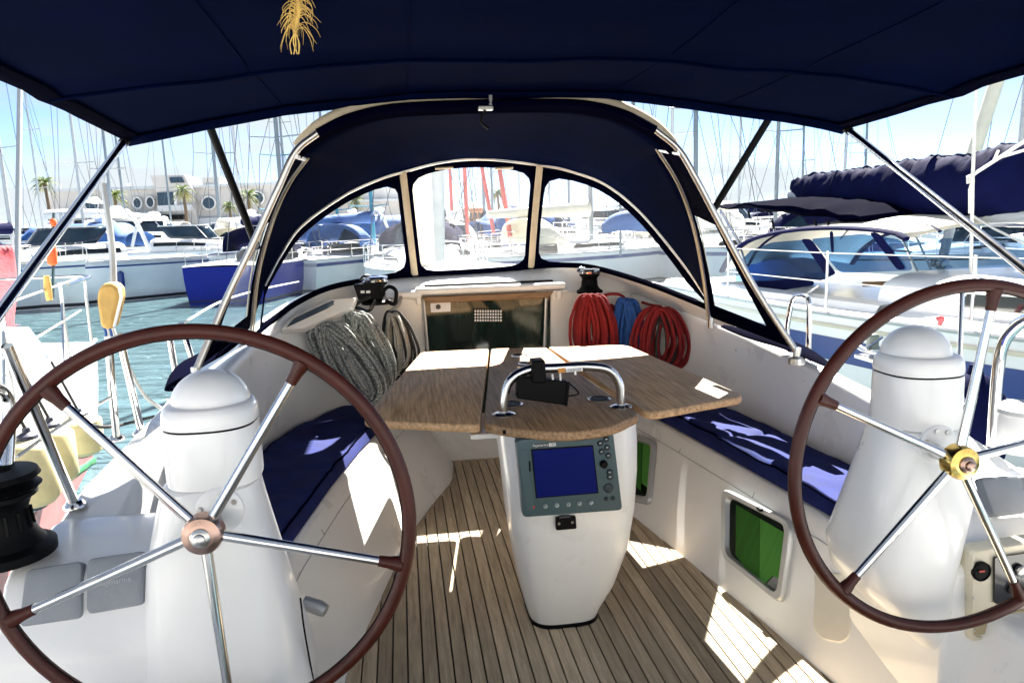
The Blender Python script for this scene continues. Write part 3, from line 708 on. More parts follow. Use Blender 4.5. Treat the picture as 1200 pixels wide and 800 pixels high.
hank('rope_coil', 'thin black rope hank with grey strands beside the cabin door', [(455, 366), (466, 366)], [(466, 440), (480, 430)], .13, 11, .0085, rope_dark, 4.22, .05, seed=5)
hank('rope_tail', 'grey rope loops mixed with the thin black hank', [(455, 368), (464, 367)], [(462, 436), (474, 428)], .10, 5, .0085, rope_grey, 4.18, .04, seed=15)
hank('rope_coil', 'full red rope hank under the small black winch', [(682, 346), (705, 346)], [(680, 420), (712, 420)], .15, 22, .0095, rope_red, 4.20, .08, seed=6)
hank('rope_coil', 'slim blue rope hank between the two red hanks', [(726, 350), (742, 352)], [(722, 425), (742, 425)], .125, 17, .0085, rope_blue, 4.18, .07, seed=7)
hank('rope_coil', 'red rope hank farthest right with a gap showing the white wall', [(764, 360), (784, 362)], [(760, 425), (786, 432)], .21, 17, .0095, rope_red, 4.06, .08, seed=8)
hank('rope_coil', 'narrow dark red rope hank half hidden behind the blue one', [(714, 358), (720, 360)], [(712, 425), (720, 425)], .07, 7, .0095, rope_red, 4.24, .05, seed=9)
hank('rope_tail', 'black rope turns hanging inside the red hank at far right', [(770, 372), (782, 374)], [(764, 425), (784, 430)], .12, 4, .008, rope_dark, 4.03, .03, seed=10)
tl = MB().tube(smooth_path([at(700, 352, y=4.2), at(712, 345, y=4.2), at(728, 346, y=4.2), at(737, 358, y=4.17), at(734, 366, y=4.15)], 6), .009, 7)
tag(obj('rope_tail', tl, rope_red), 'single red rope end looping over the blue hank', 'rope')
tl = MB().tube(smooth_path([at(752, 354, y=4.2), at(762, 357, y=4.17), at(775, 359, y=4.12)], 5), .008, 7)
tag(obj('rope_tail', tl, rope_red), 'short red rope bridging the blue hank and the far right red hank', 'rope')
tl = MB().tube(smooth_path([at(446, 344, y=4.26), at(424, 352, y=4.2), at(414, 362, y=4.17), at(412, 376, y=4.13), at(410, 390, y=4.1)], 6), .010, 7)
tag(obj('rope_tail', tl, rope_dark), 'black line running from the clutch down onto the flecked hanks', 'rope')
tl = MB().tube(smooth_path([at(470, 348, y=4.3), at(466, 358, y=4.26), at(456, 366, y=4.22)], 6), .012, 7)
tag(obj('rope_tail', tl, rope_grey), 'grey line turned round the foot of the left winch', 'rope')

# ------------------------------------------------------------------ cockpit table
TZ = .80
t = thing('cockpit_table', 'teak folding cockpit table with white pedestal between the two seats', 'table', (.1, 2.6, 0))
prof = []
for z, pl_x, pr_x, yf, yb_ in ((0.012, 618, 694, 2.50, 2.78), (.05, 615, 698, 2.485, 2.78), (.15, 608, 714, 2.455, 2.78), (.30, 600, 729, 2.425, 2.78), (.45, 593, 736, 2.408, 2.78), (.60, 588, 739, 2.402, 2.78), (.70, 584, 739, 2.40, 2.78), (.772, 581, 738, 2.40, 2.78)):
    # left and right silhouettes of the pedestal at this height
    yc = (yf+yb_)/2
    best = []
    for px in (pl_x, pr_x):
        lo, hi = 380., 820.
        for _ in range(40):
            mid = (lo+hi)/2
            if at(px, mid, y=yc).z > z: lo = mid
            else: hi = mid
        best.append(at(px, lo, y=yc).x)
    prof.append(sring((best[0]+best[1])/2, yc, (best[1]-best[0])/2, (yb_-yf)/2, z, 3.6, 44))
obj('pedestal', MB().loft(prof), gel, t)
b0 = prof[0]; cb = sum(b0, Vector())/len(b0)
obj('foot_gasket', MB().loft([[cb+(p-cb)*1.03+Vector((0, 0, -.012)) for p in b0], [cb+(p-cb)*1.035+Vector((0, 0, .004)) for p in b0], [cb+(p-cb)*.99+Vector((0, 0, .008)) for p in b0]]), black, t)
def slab(name, px, rad, th, z, par, m, me_=None):
    P = round_poly([at(a, b_, z=z) for a, b_ in px], rad, 6)
    cen = sum(P, Vector())/len(P)
    sh = lambda f, dz: [cen+(p-cen)*(1-f/max((p-cen).length, .01))+Vector((0, 0, dz)) for p in P]
    o = obj(name, MB().loft([sh(.008, -th), sh(.001, -th+.006), sh(0, -th*.5), sh(.002, -.005), sh(.008, 0)], caps=True), m, par)
    return o
tt = slab('tabletop', [(575.5, 408), (640, 407), (700, 452), (751, 485), (716, 501), (660, 507), (605, 503), (566, 496)], [.05, .03, .01, .05, .1, .15, .1, .05], .034, TZ, t, teak_m)
for q in ((608, 417), (617, 426), (599, 474), (702, 468)):
    c = at(*q, z=TZ+.001)
    ch = obj('cup_holder', MB().lathe([(.046, 0), (.046, .004), (.040, .006), (.037, .003)], c, 28), steel, tt)
    obj('well', MB().lathe([(.0372, .0042), (.001, .0044)], c, 24), black, ch)
slab('leaf', [(494, 412), (573, 408.5), (562, 498), (424, 492)], [.05, .03, .03, .05], .030, TZ+.004, t, teak_t)
slab('leaf', [(642, 406.5), (733, 403.5), (874, 464), (760, 484)], [.02, .08, .05, .06], .030, TZ+.004, t, teak_t)
# supports under the leaves
obj('leaf_bracket', MB().box(at(566, 507, y=2.62)+Vector((0, .1, 0)), (.10, .3, .02)), gel, t, bevel=.004)
obj('beam', MB().box((.12, 3.15, .745), (.26, .85, .05)), gel, t, bevel=.01)
obj('rear_foot', MB().box((.12, 3.62, .36), (.10, .10, .72)), gel, t, bevel=.02)
for px, py_ in ((591, 504), (651, 506)):
    obj('hinge_pin', MB().tube([at(px, py_, y=2.385), at(px, py_+4, y=2.385)], .006, 8), black, t)
# grab rail
RY = 2.56
b1, b2 = at(590.5, 486, z=TZ), at(728, 477, z=TZ)
rp = [b1, at(590.5, 470, y=b1.y), at(597, 447, y=b1.y), at(618, 433.5, y=b1.y), at(650, 431, y=lerp(b1.y, b2.y, .5)), at(690, 429.5, y=b2.y), at(714, 434, y=b2.y), at(726, 451, y=b2.y), b2]
gr = obj('grab_rail', MB().tube(smooth_path(rp, 8), .0165, 16), steel, t)
for b_ in (b1, b2): obj('flange', MB().lathe([(.043, 0), (.043, .005), (.032, .010), (.02, .013)], b_, 26), steel, gr)
yr = lerp(b1.y, b2.y, .5)-.0172
p = at(657, 434.0, y=yr); obj('sticker', MB().box(p+Vector((.004, 0, 0)), (.026, .002, .017), Matrix.Rotation(-.04, 3, 'Y')), orange, gr)
p = at(673, 433, y=yr); rt = Vector((1, 0.0, .01))
obj('decal', MB().box(p, (.062, .0016, .014), Matrix.Rotation(-.02, 3, 'Y')), white_ink, gr)
obj('lettering', text_mb('Carwood', .013, p+Vector((0, -.0012, 0)), rt, (0, 0, 1)), dark_ink, gr)
# black mount with its box on the grab rail
t2 = thing('display_mount', 'black clamp mount with tilted black box on the steel grab rail', 'display mount', at(632, 470, y=2.56))
yb2 = b1.y-.03
P = [at(*q, y=yb2) for q in ((607, 441), (666, 447), (663, 475), (606, 467))]
bx = obj('box', MB().prism(P, (0, .05, 0)), black, t2, bevel=.005)
obj('edge_lip', MB().tube([P[1]+Vector((0, -.002, 0)), P[2]+Vector((0, -.002, 0))], .006, 8), black, bx)
P = [at(*q, y=yb2-.012) for q in ((624, 423), (639, 422), (641, 449), (624, 449))]
obj('clamp', MB().prism(P, (0, .07, 0)), black, t2, bevel=.006)
for a, b_ in (((647, 438), (648, 450)), ((656, 437), (657, 450)), ((674, 435), (674, 439))):
    obj('screw', MB().tube([at(*a, y=yb2+.01), at(*b_, y=yb2+.01)], .005, 8), steel_dull, t2)
obj('cable', MB().tube(smooth_path([at(667, 449, y=yb2+.02), at(675, 456, y=yb2+.01), at(678, 461, y=yb2), at(672, 463, y=yb2), at(664, 464, y=yb2+.01)], 5), .0028, 6), black, t2)

# ------------------------------------------------------------------ chart plotter
PY = 2.388
t = thing('chart_plotter', 'grey chart plotter with blank blue screen on the table pedestal', 'chart plotter', at(664, 603, y=PY))
P = [at(*q, y=PY) for q in ((603.5, 514), (717.5, 505), (728.5, 596), (612, 604.5))]
o1 = round_poly(P, .016, 5); cen = sum(P, Vector())/4; nn = Vector((0, -1, 0))
bz = obj('bezel', MB().loft([[p-nn*.02 for p in o1], [p+nn*.008 for p in o1], [cen+(p-cen)*.985+nn*.014 for p in o1], [cen+(p-cen)*.95+nn*.0155 for p in o1]]), plot_grey, t)
yv = PY-.0158
P = [at(*q, y=yv) for q in ((622, 526), (695, 521), (701.5, 577.5), (628, 583.5))]
sf = obj('screen_frame', MB().prism([cen+(p-cen)*1.0 for p in P], (0, -.0012, 0)), black, t)
P2 = [at(*q, y=yv) for q in ((624, 527.5), (694, 522.5), (699.8, 576.5), (629.3, 582.3))]
obj('screen', MB().prism([p+Vector((0, -.0012, 0)) for p in P2], (0, -.001, 0)), screen, sf)
obj('card_door', MB().prism([at(*q, y=yv) for q in ((606.5, 528), (617.5, 527.5), (626, 598), (617, 598))], (0, -.0016, 0)), plot_grey, t, bevel=.0006)
obj('card_grip', MB().prism([at(*q, y=yv-.0016) for q in ((619.5, 540), (621.5, 540), (622, 552), (620, 552))], (0, -.002, 0)), black, t)
lb = obj('name_plate', MB().prism([at(*q, y=yv) for q in ((624, 520.3), (642.5, 519), (643, 522.8), (624.4, 524))], (0, -.001, 0)), dark_ink, t)
lp_ = obj('model_plate', MB().prism([at(*q, y=yv) for q in ((643, 519), (651, 518.4), (651.4, 522.2), (643.4, 522.8))], (0, -.001, 0)), white_ink, t)
rt = at(651, 518.4, y=yv)-at(624, 520.3, y=yv)
obj('lettering', text_mb('Raymarine', .0125, at(633.4, 521.5, y=yv-.0014), rt, (0, 0, 1)), white_ink, lb)
obj('lettering', text_mb('C80', .0115, at(647.2, 520.6, y=yv-.0014), rt, (0, 0, 1)), dark_ink, lp_)
def btn(px, py_, r, m, h=.006, nm='button'):
    c = at(px, py_, y=yv); return obj(nm, MB().lathe([(r, 0), (r, h*.6), (r*.8, h), (.001, h*1.02)], c, 16, X), m, t)
for q in ((703.5, 519), (710.5, 514.3), (705, 529), (711.5, 524), (713, 533.5)):
    bb = btn(*q, .0105, knob); obj('legend', MB().box(at(*q, y=yv-.0066), (.007, .0012, .003)), grey_ink, bb)
btn(707, 543, .0135, black, .018, 'rotary_knob')
for q in ((714.5, 553), (715, 558.5)):
    bb = btn(*q, .0115, knob); obj('legend', MB().box(at(*q, y=yv-.0066), (.008, .0012, .003)), grey_ink, bb)
bb = btn(713, 571.5, .017, knob, .006, 'cursor_pad')
obj('cursor_ring', MB().tube([at(713, 571.5, y=yv-.0064)+Vector((.009*math.cos(2*PI*k/16), 0, .009*math.sin(2*PI*k/16))) for k in range(16)], .0014, 5, closed=True), plot_grey, bb)
for q in ((710.5, 584.5), (718.5, 583.5)): btn(*q, .0075, knob)
for q in ((639, 592.5), (652.5, 591.5), (666, 590.5), (679, 589.3), (692.5, 588.3)):
    bb = btn(*q, .0078, pale_knob); obj('legend', MB().box(at(*q, y=yv-.0066), (.0022, .0012, .006)), knob, bb)
obj('power_mark', MB().lathe([(.0042, 0), (.0042, .002)], at(625.5, 593.8, y=yv), 10, X), red_led, t)
t = thing('power_socket', 'small black socket with two silver screws below the plotter', 'socket', at(663, 620, y=2.41))
ys = 2.402
P = [at(*q, y=ys) for q in ((650.5, 605), (674, 603), (675, 618), (651, 620))]
sk = obj('plate', MB().prism(round_poly(P, .006, 3), (0, -.010, 0)), black, t, bevel=.002)
obj('flap', MB().tube([at(655, 606, y=ys-.010), at(668, 605, y=ys-.010)], .006, 8), blackg, sk)
for q in ((655, 613), (670.5, 611.5)):
    obj('screw', MB().lathe([(.0052, 0), (.0052, .003)], at(*q, y=ys-.010), 10, X), steel, sk)

# ------------------------------------------------------------------ sprayhood
sh = thing('sprayhood', 'navy sprayhood with three clear windows and beige trim over the cabin entrance', 'sprayhood', (.05, 4.0, 1.0))
AFT = [(229, 436, 2.97), (262, 357, 3.06), (298, 282, 3.09), (325, 222, 3.09), (346, 178, 3.09), (372, 156, 3.09), (404, 140, 3.09), (440, 130, 3.09), (480, 125, 3.09), (570, 121.5, 3.09), (660, 121, 3.09), (700, 125, 3.09), (735, 135, 3.09), (768, 152, 3.09), (795, 175, 3.09), (815, 208, 3.09), (842, 259, 3.09), (884, 336, 3.06), (934, 413, 2.97)]
A3 = [at(a, b_, y=c) for a, b_, c in AFT]
INL = [(293, 388, 3.66), (300, 320, 3.58), (318, 255, 3.46), (336, 215, 3.36), (357, 186, 3.28)]
INR = [(772, 175, 3.28), (798, 218, 3.36), (815, 268, 3.46), (826, 325, 3.58), (832, 375, 3.66)]
IL = [at(a, b_, y=c) for a, b_, c in INL]; IR = [at(a, b_, y=c) for a, b_, c in INR]
mid = [p+Vector((0, .02, -.012)) for p in A3[4:15]]
c1 = resample(smooth_path(IL+mid+IR, 5), 60); c2 = resample(smooth_path(F3, 5), 60)
rings = []
for k in range(7):
    u = k/6; rings.append([a.lerp(b_, u)+Vector((0, 0, .05*math.sin(PI*u)*(1-abs(i/29.5-1)**2)+.004*noise.noise(Vector((i*.5, u*5, 0))))) for i, (a, b_) in enumerate(zip(c1, c2))])
obj('canopy', MB().loft(rings, closed=False, caps=False), navy, sh, solid=.003)
# aft edge: cream binding over the arch, canvas between arch and inner hoop
arch = smooth_path(A3, 6)
top_arch = smooth_path(A3[4:15], 8)
obj('aft_frame_tube', MB().tube(smooth_path(A3[:6], 6), .0135, 12), steel_dull, sh); obj('aft_frame_tube', MB().tube(smooth_path(A3[13:], 6), .0135, 12), steel_dull, sh)
obj('arch_hem', MB().tube(smooth_path(A3[5:14], 6), .017, 10), navy_d, sh)
bind_r = [.020+.030*math.sin(PI*(i/(len(top_arch)-1)))**.6*(.35+.65*abs(2*i/(len(top_arch)-1)-1)) for i in range(len(top_arch))]
obj('binding', MB().tube([p+Vector((0, .05, .022)) for p in top_arch], bind_r, 10), beige, sh)
obj('aft_valance', MB().loft([[p+Vector((0, -.004, .0)) for p in resample(top_arch, 40)], [p+Vector((0, .03, -.018)) for p in resample(smooth_path([A3[4]]+mid+[A3[14]], 5), 40)]], closed=False, caps=False), navy_d, sh, solid=.003)
for s, inn, lo in ((0, IL[::-1], A3[:5][::-1]), (1, IR, A3[14:])):
    # inn: shoulder -> base on the inner hoop ; lo: shoulder -> base on the aft tube
    a_ = resample(smooth_path(inn, 5), 25); b_ = resample(smooth_path(lo, 5), 25)
    obj('inner_hoop', MB().tube(a_, .0115, 10), steel_dull, sh)
    for off in (.018, -.018):
        obj('hoop_piping', MB().tube([p+Vector((off*(1 if s else -1), -.012, 0)) for p in a_], .004, 6), beige, sh)
    def pt(u, v): # u down, v from hoop to aft tube
        i = u*24; j = min(23, int(i)); f = i-j
        return a_[j].lerp(a_[j+1], f).lerp(b_[j].lerp(b_[j+1], f), v)
    U0, U1 = .38, .90
    cloth = MB()
    cloth.grid(lambda u, v: pt(u*U0, v), 12, 4); cloth.grid(lambda u, v: pt(U1+u*.08, v), 3, 4)
    cloth.grid(lambda u, v: pt(lerp(U0, U1, u), v*.10), 10, 2); cloth.grid(lambda u, v: pt(lerp(U0, U1, u), .80+v*.20), 10, 2)
    obj('side_panel', cloth, navy_d, sh, solid=.003)
    obj('side_window', MB().grid(lambda u, v: pt(lerp(U0, U1, u), lerp(.08, .82, v)), 12, 6), side_v, sh)
    # strap from the shoulder to the hoop
    obj('strut_joint', MB().tube([lo[0]+Vector((0, -.01, -.015)), inn[0]], .012, 8), steel_dull, sh)
    # feet
    obj('deck_foot', MB().lathe([(.035, -.02), (.035, .006), (.02, .016), (.016, .05)], lo[-1]+Vector((0, 0, -.03)), 16), steel_dull, sh)
    obj('hoop_foot', MB().tube([inn[-1]+Vector((0, 0, .06)), inn[-1]+Vector((0, -.01, -.04))], .022, 10, flat=.6), steel_dull, sh)
    q = lo[-1]; sg = 1 if s else -1
    hem = [inn[-1]+Vector((sg*.03, -.10, -.02)), inn[-1].lerp(q, .45)+Vector((sg*.05, 0, -.015)), q.lerp(inn[-1], .18)+Vector((sg*.07, 0, -.01)), q+Vector((-sg*-.05, -.16, -.03))]
    hp_ = smooth_path(hem, 8); m_ = len(hp_)
    obj('lower_flap', MB().tube(hp_, [.055*math.sin(PI*(.08+.84*i/(m_-1)))**.7 for i in range(m_)], 10, flat=.35), navy_d, sh)
# front arch tube, window frames, windows
obj('front_hoop', MB().tube([p+Vector((0, -.012, .004)) for p in smooth_path(F3, 6)], .0125, 10), steel_dull, sh)
secF = [smooth_path(F3[:6], 6), smooth_path(F3[5:9], 6), smooth_path(F3[8:], 6)]
secB = [smooth_path(B3[:6], 6), smooth_path(B3[5:8], 6), smooth_path(B3[7:], 6)]
for si in range(3):
    NF = 31
    f_, b_ = resample(secF[si], NF), resample(secB[si], NF)
    def sp_(u, v, f_=f_, b_=b_):
        u = min(max(u, 0), 1); i = u*(NF-1); j = min(NF-2, int(i)); q = i-j
        p = f_[j].lerp(f_[j+1], q).lerp(b_[j].lerp(b_[j+1], q), v)
        return p+Vector((0, .02*math.sin(PI*v), 0))
    # inset outline in (u, v)
    N = 64; outer = []; inner = []
    u0, u1 = ((.012, .965) if si == 0 else (.05, .95) if si == 1 else (.035, .988))
    def v0(u): 
        h = (sp_(u, 0)-sp_(u, 1)).length
        return min(.36, .046/max(h, .02))
    def v1(u):
        h = (sp_(u, 0)-sp_(u, 1)).length
        return max(.74, 1-.020/max(h, .02))
    rr = .13 if si != 1 else .12
    for k in range(N):
        a = 2*PI*(k+.5)/N; c, s_ = math.cos(a), math.sin(a)
        q = max(abs(c), abs(s_)); outer.append((.5+.5*c/q, .5+.5*s_/q))
        e = 9.0; d = (abs(c)**e+abs(s_)**e)**(-1/e)
        inner.append((.5+.5*c*d, .5+.5*s_*d))
    def inn(p):
        u = lerp(u0, u1, p[0]); return (u, lerp(v0(u), v1(u), p[1]))
    I = [inn(p) for p in inner]
    fr_ = MB().loft([[sp_(*p) for p in outer], [sp_(*((p[0]+q[0])/2, (p[1]+q[1])/2))+Vector((0, -.006, 0)) for p, q in zip(outer, I)], [sp_(*p)+Vector((0, -.002, 0)) for p in I]], caps=False)
    fo = obj('window_frame', fr_, navy_d, sh, solid=.004)
    wr = []
    for sc_ in (1.01, .8, .6, .4, .2, .02):
        wr.append([sp_(*inn((.5+(p[0]-.5)*sc_, .5+(p[1]-.5)*sc_)))+Vector((0, .001, 0)) for p in inner])
    obj('window', MB().loft(wr, caps=False), clear_c if si == 1 else clear_v, fo)
for a, b_ in ((F3[5], B3[5]), (F3[8], B3[7])):
    obj('pillar_strip', MB().tube([a.lerp(b_, k/6)+Vector((0, -.018+.02*math.sin(PI*k/6), 0)) for k in range(7)], .020, 8, flat=.4), beige, sh)
    obj('pillar_edge', MB().tube([a.lerp(b_, k/6)+Vector((0, -.006+.02*math.sin(PI*k/6), 0)) for k in range(7)], .043, 8, flat=.12), navy_d, sh)
for px in (521, 591):
    p, q = at(px-11, 197.5, y=4.28), at(px+10, 196.5, y=4.28)
    obj('handle_patch', MB().tube([p, q], .020, 8, flat=.4), beige, sh)
obj('base_welt', MB().tube([p+Vector((0, -.006, .0)) for p in smooth_path(B3, 6)], .014, 8), navy_d, sh)
p = at(569, 127, y=3.08); cb_ = obj('top_clip', MB().box(p, (.06, .03, .016)), steel_dull, sh, bevel=.003)
obj('clip_stem', MB().tube([p+Vector((.02, 0, .01)), p+Vector((.022, 0, .05))], .008, 8), steel_dull, cb_)
obj('clip_cord', MB().tube(smooth_path([p, p+Vector((-.02, 0, -.05)), p+Vector((.01, 0, -.08))], 4), .006, 6), black, cb_)

# ------------------------------------------------------------------ bimini
bm_ = thing('bimini', 'large navy bimini awning on steel poles across the top of the view', 'awning', (0, 2.0, 1.8))
def bz_(x, y):
    s = abs(x)/1.356
    return 1.953-.072*x*x+(2.87-y)*.055*(.4+.6*s)+.01*math.sin((y-1)*4)*(1-s*s)
def bim(u, v):
    x = 1.356*(2*u-1); y = 1.25+1.62*v
    e = .028*max(0, 1-min(v, 1-v)*14)
    y2 = y-.05*(1-(abs(x)/1.356)**2)*v
    w = .012*noise.noise(Vector((x*2.2, y*1.6, 5)))+.006*noise.noise(Vector((x*6, y*2.6, 9)))-.012*math.exp(-((y-2.25)/.05)**2)
    return Vector((x*1.105+.045, y2*1.105, 1.49+(bz_(x, y)+w-1.49)*1.105))
obj('canopy', MB().grid(bim, 40, 28), navy, bm_, solid=.003)
fe = [bim(i/30, 1) for i in range(31)]; ae = [bim(i/30, 0) for i in range(31)]
obj('front_tube', MB().tube([p+Vector((0, -.02, .006)) for p in fe], .016, 10), navy_d, bm_)
obj('front_hem', MB().loft([[p+Vector((0, .004, .004)) for p in fe], [p+Vector((0, .002, -.03)) for p in fe], [p+Vector((0, -.05, -.008)) for p in fe]], closed=False, caps=False), navy, bm_, solid=.003)
obj('aft_tube', MB().tube(ae, .016, 10), navy_d, bm_)
for s in (0, 1):
    se = [bim(s, i/20) for i in range(21)]
    sg = 1 if s else -1
    obj('side_hem', MB().loft([[p+Vector((0, 0, .004)) for p in se], [p+Vector((sg*.004, 0, -.012)) for p in se], [p+Vector((-sg*.055, 0, .0)) for p in se]], closed=False, caps=False), navy_d, bm_, solid=.003)
    cpos = bim(s, 1)
    d = (Vector((-1.4, 1.966, 1.31))-Vector((-1.356, 2.874, 1.824))); d.x *= 1
    a_ = cpos+Vector((0, -.02, -.005)); b_ = a_+Vector((sg*.062, d.y*1.24, d.z*1.24)); 
    p1 = at(0, 365.5, x=-1.40) if s == 0 else at(1200, 315.5, x=1.40)
    e_ = a_+(p1-a_)*1.75
    pole = obj('pole', MB().tube([a_, e_], .0145, 14), steel, bm_)
    obj('pole_end', MB().tube([a_-(p1-a_).normalized()*.02, a_+(p1-a_).normalized()*.05], .018, 10), black, pole)
    q1 = at(245, 146, y=3.22) if s == 0 else at(903, 136, y=3.22)
    q2 = at(296, 277, y=3.40) if s == 0 else at(839, 241, y=3.40)
    q3 = q1+(q2-q1)*(1.12 if s == 0 else 1.08)
    st = obj('front_strut', MB().tube([q1, q3], .0165, 10), black, bm_)
    obj('strut_hook', MB().tube([q1+Vector((-.01, -.06, .01)), q1+Vector((0, -.02, 0)), q1+(q2-q1)*.05], .010, 8), steel, st)
for u in (.20, .36, .64, .80): obj('seam', MB().tube([bim(u, i/24)+Vector((0, 0, -.003)) for i in range(25)], .003, 5, flat=.5), navy, bm_)
obj('seam', MB().tube([bim(i/40, .62)+Vector((0, 0, -.004)) for i in range(41)], .006, 6), navy, bm_)
# own mast; unseen boom and sail cover added to shade the awning
om = thing('yacht_mast', 'wide cream mast of the yacht in the left part of the middle window', 'mast', (at(496, 300, y=6.6).x, 6.6, .9))
mx_ = at(496, 300, y=6.6).x
obj('mast_tube', MB().lathe([(.10, .9), (.10, 8), (.09, 15)], (mx_, 6.6, 0), 18, sy=1.5), cv_cream, om)
obj('boom', MB().tube([(mx_, 6.5, 2.75), (mx_+.05, 1.2, 2.85)], .08, 12), mast_w, om)
obj('sail_cover', MB().loft([[Vector((mx_+.17*(1-.3*i/12)*math.sin(2*PI*k/12)+.02*noise.noise(Vector((i, k, 0))), 6.3-4.9*i/12, 3.02-.06*i/12+(.24-.1*i/12)*math.cos(2*PI*k/12))) for k in range(12)] for i in range(13)]), cv_navy, om)
# dried plant hanging from the awning
g = random.Random(5); dp = MB()
top = at(349, -8, z=1.93); bot = at(346, 38, y=top.y)
for i in range(74):
    u = (i/73)**.9; c = top.lerp(bot, u)
    a = g.uniform(0, 2*PI); L_ = g.uniform(.014, .032)*(1+.45*u*u); d = Vector((math.cos(a), .5*math.sin(a), 0))
    dr = -.55 if u < .85 else -1.0
    pts = [c, c+d*L_*.5+Vector((0, 0, .006)), c+d*L_*.95+Vector((0, 0, dr*.012)), c+d*L_*(1.05+g.uniform(-.3, .35))+Vector((0, 0, dr*.035+g.uniform(-.008, .006)))]
    dp.tube(smooth_path(pts, 3), [.0009*(1-.75*k/9) for k in range(10)], 4)
for i in range(4):
    dp.tube(smooth_path([bot, bot+Vector((g.uniform(-.012, .012), 0, -.02)), bot+Vector((g.uniform(-.02, .02), 0, -.04))], 4), .0012, 5)
o = obj('dried_plant', dp, straw); tag(o, 'dry straw-coloured curly plant tuft hanging from the awning', 'dried plant')
obj('stalk', MB().tube([top+Vector((0, 0, .04)), top.lerp(bot, .5)+Vector((.004, 0, 0)), bot], .0036, 8), straw, o)

# ------------------------------------------------------------------ stanchions, rails and lifelines of the yacht
def stanchion(pts_list, label, r=.0125, grp='steel stanchions'):
    b_ = Vector(pts_list[0][-1]); t = thing('stanchion', label, 'stanchion', b_, grp)
    for P in pts_list:
        obj('tube', MB().tube(P, r, 10), steel, t)
        obj('foot', MB().lathe([(.03, 0), (.03, .006), (.018, .02)], Vector(P[-1])+Vector((0, 0, -.004)), 14), steel, t)
    return t
base = at(166, 507, z=.765); b2_ = at(137, 514, z=.765); xs = base.x
topA = at(140, 392, x=xs); topB = at(127, 394, x=xs)
stanchion([[topA, at(146, 420, x=xs), base], [topB, at(131, 450, x=xs), b2_]], 'double steel stanchion standing under the yellow horseshoe buoy')
b3 = at(210, 462, z=.79); t3 = at(197, 383, x=b3.x); b4 = at(236, 455, z=.79); t4 = at(212, 379, x=b4.x)
stanchion([[t3, b3], [t4, b4]], 'double steel stanchion behind the left steering pedestal dome')
b5 = at(88, 592, z=.755); t5 = at(8, 405, x=b5.x)
stanchion([[t5, b5]], 'slanting steel stanchion between the big winch and the fenders', .0135)
pp = smooth_path([at(-30, 470, x=-1.36), at(-12, 455, x=-1.37), at(4, 460, x=-1.38), at(10, 485, x=-1.38), at(7, 560, x=-1.38)], 6)
tag(obj('grab_rail', MB().tube(pp, .016, 12), steel), 'bent steel rail at the left edge beyond the left wheel', 'rail')
# starboard rails
B1, B2 = at(947, 428, z=.79), at(925, 421, z=.79)
xs = B1.x
stanchion([smooth_path([at(928, 352, x=xs), at(934, 347, x=xs), at(944, 348, x=xs), at(948, 356, x=xs), at(948, 390, x=xs), B1], 5), smooth_path([at(929, 352, x=xs), at(926, 362, x=xs), at(922, 390, x=xs), B2], 5)], 'hooped steel stanchion on the right coaming beside the sprayhood foot')
b_ = at(1163, 522, z=.70); 
pr = smooth_path([b_, at(1168, 450, x=b_.x), at(1174, 408, x=b_.x), at(1188, 385, x=b_.x-.02), at(1212, 370, x=b_.x-.05), at(1260, 356, x=b_.x-.1)], 6)
tag(obj('pushpit_rail', MB().tube(pr, .019, 14), steel), 'thick curved steel rail at the right edge beyond the right wheel', 'rail')
b_ = at(1142, 505, z=.70)
stanchion([[at(1128, 330, x=1.62), at(1123, 470, x=1.55)]], 'thin steel stanchion rising behind the right wheel rim', .009)
LL = [at(-20, 508, x=-1.45), at(60, 465, x=-1.45), at(127, 400, x=-1.45)]
def line(name, P, r, m, label, cat='line', grp=None):
    o = obj(name, MB().tube(P, r, 6), m); return tag(o, label, cat, grp)
line('lifeline', smooth_path([at(214, 379, x=-1.46), at(262, 352, x=-1.47), at(310, 338, x=-1.48), at(350, 330, x=-1.48)], 5), .006, rope_white, 'white lifeline running forward from the stanchion behind the left pedestal', 'lifeline', 'lifelines')
line('lifeline', smooth_path([at(20, 535, x=-1.42), at(70, 500, x=-1.42), at(135, 462, x=-1.42)], 5), .005, rope_white, 'white lifeline crossing in front of the yellow fenders', 'lifeline', 'lifelines')
line('mooring_line', smooth_path([at(70, 470, x=-1.6), at(90, 490, x=-1.6), at(125, 500, x=-1.55), at(180, 488, x=-1.5)], 5), .007, rope_dark, 'dark mooring line sagging across the gap to the next yacht', 'line')
line('dock_line', smooth_path([at(150, 428, x=-1.5), at(160, 448, x=-1.5), at(172, 466, x=-1.48), at(188, 478, x=-1.45)], 5), .008, rope_white, 'white rope tail hanging from the double stanchion', 'line')
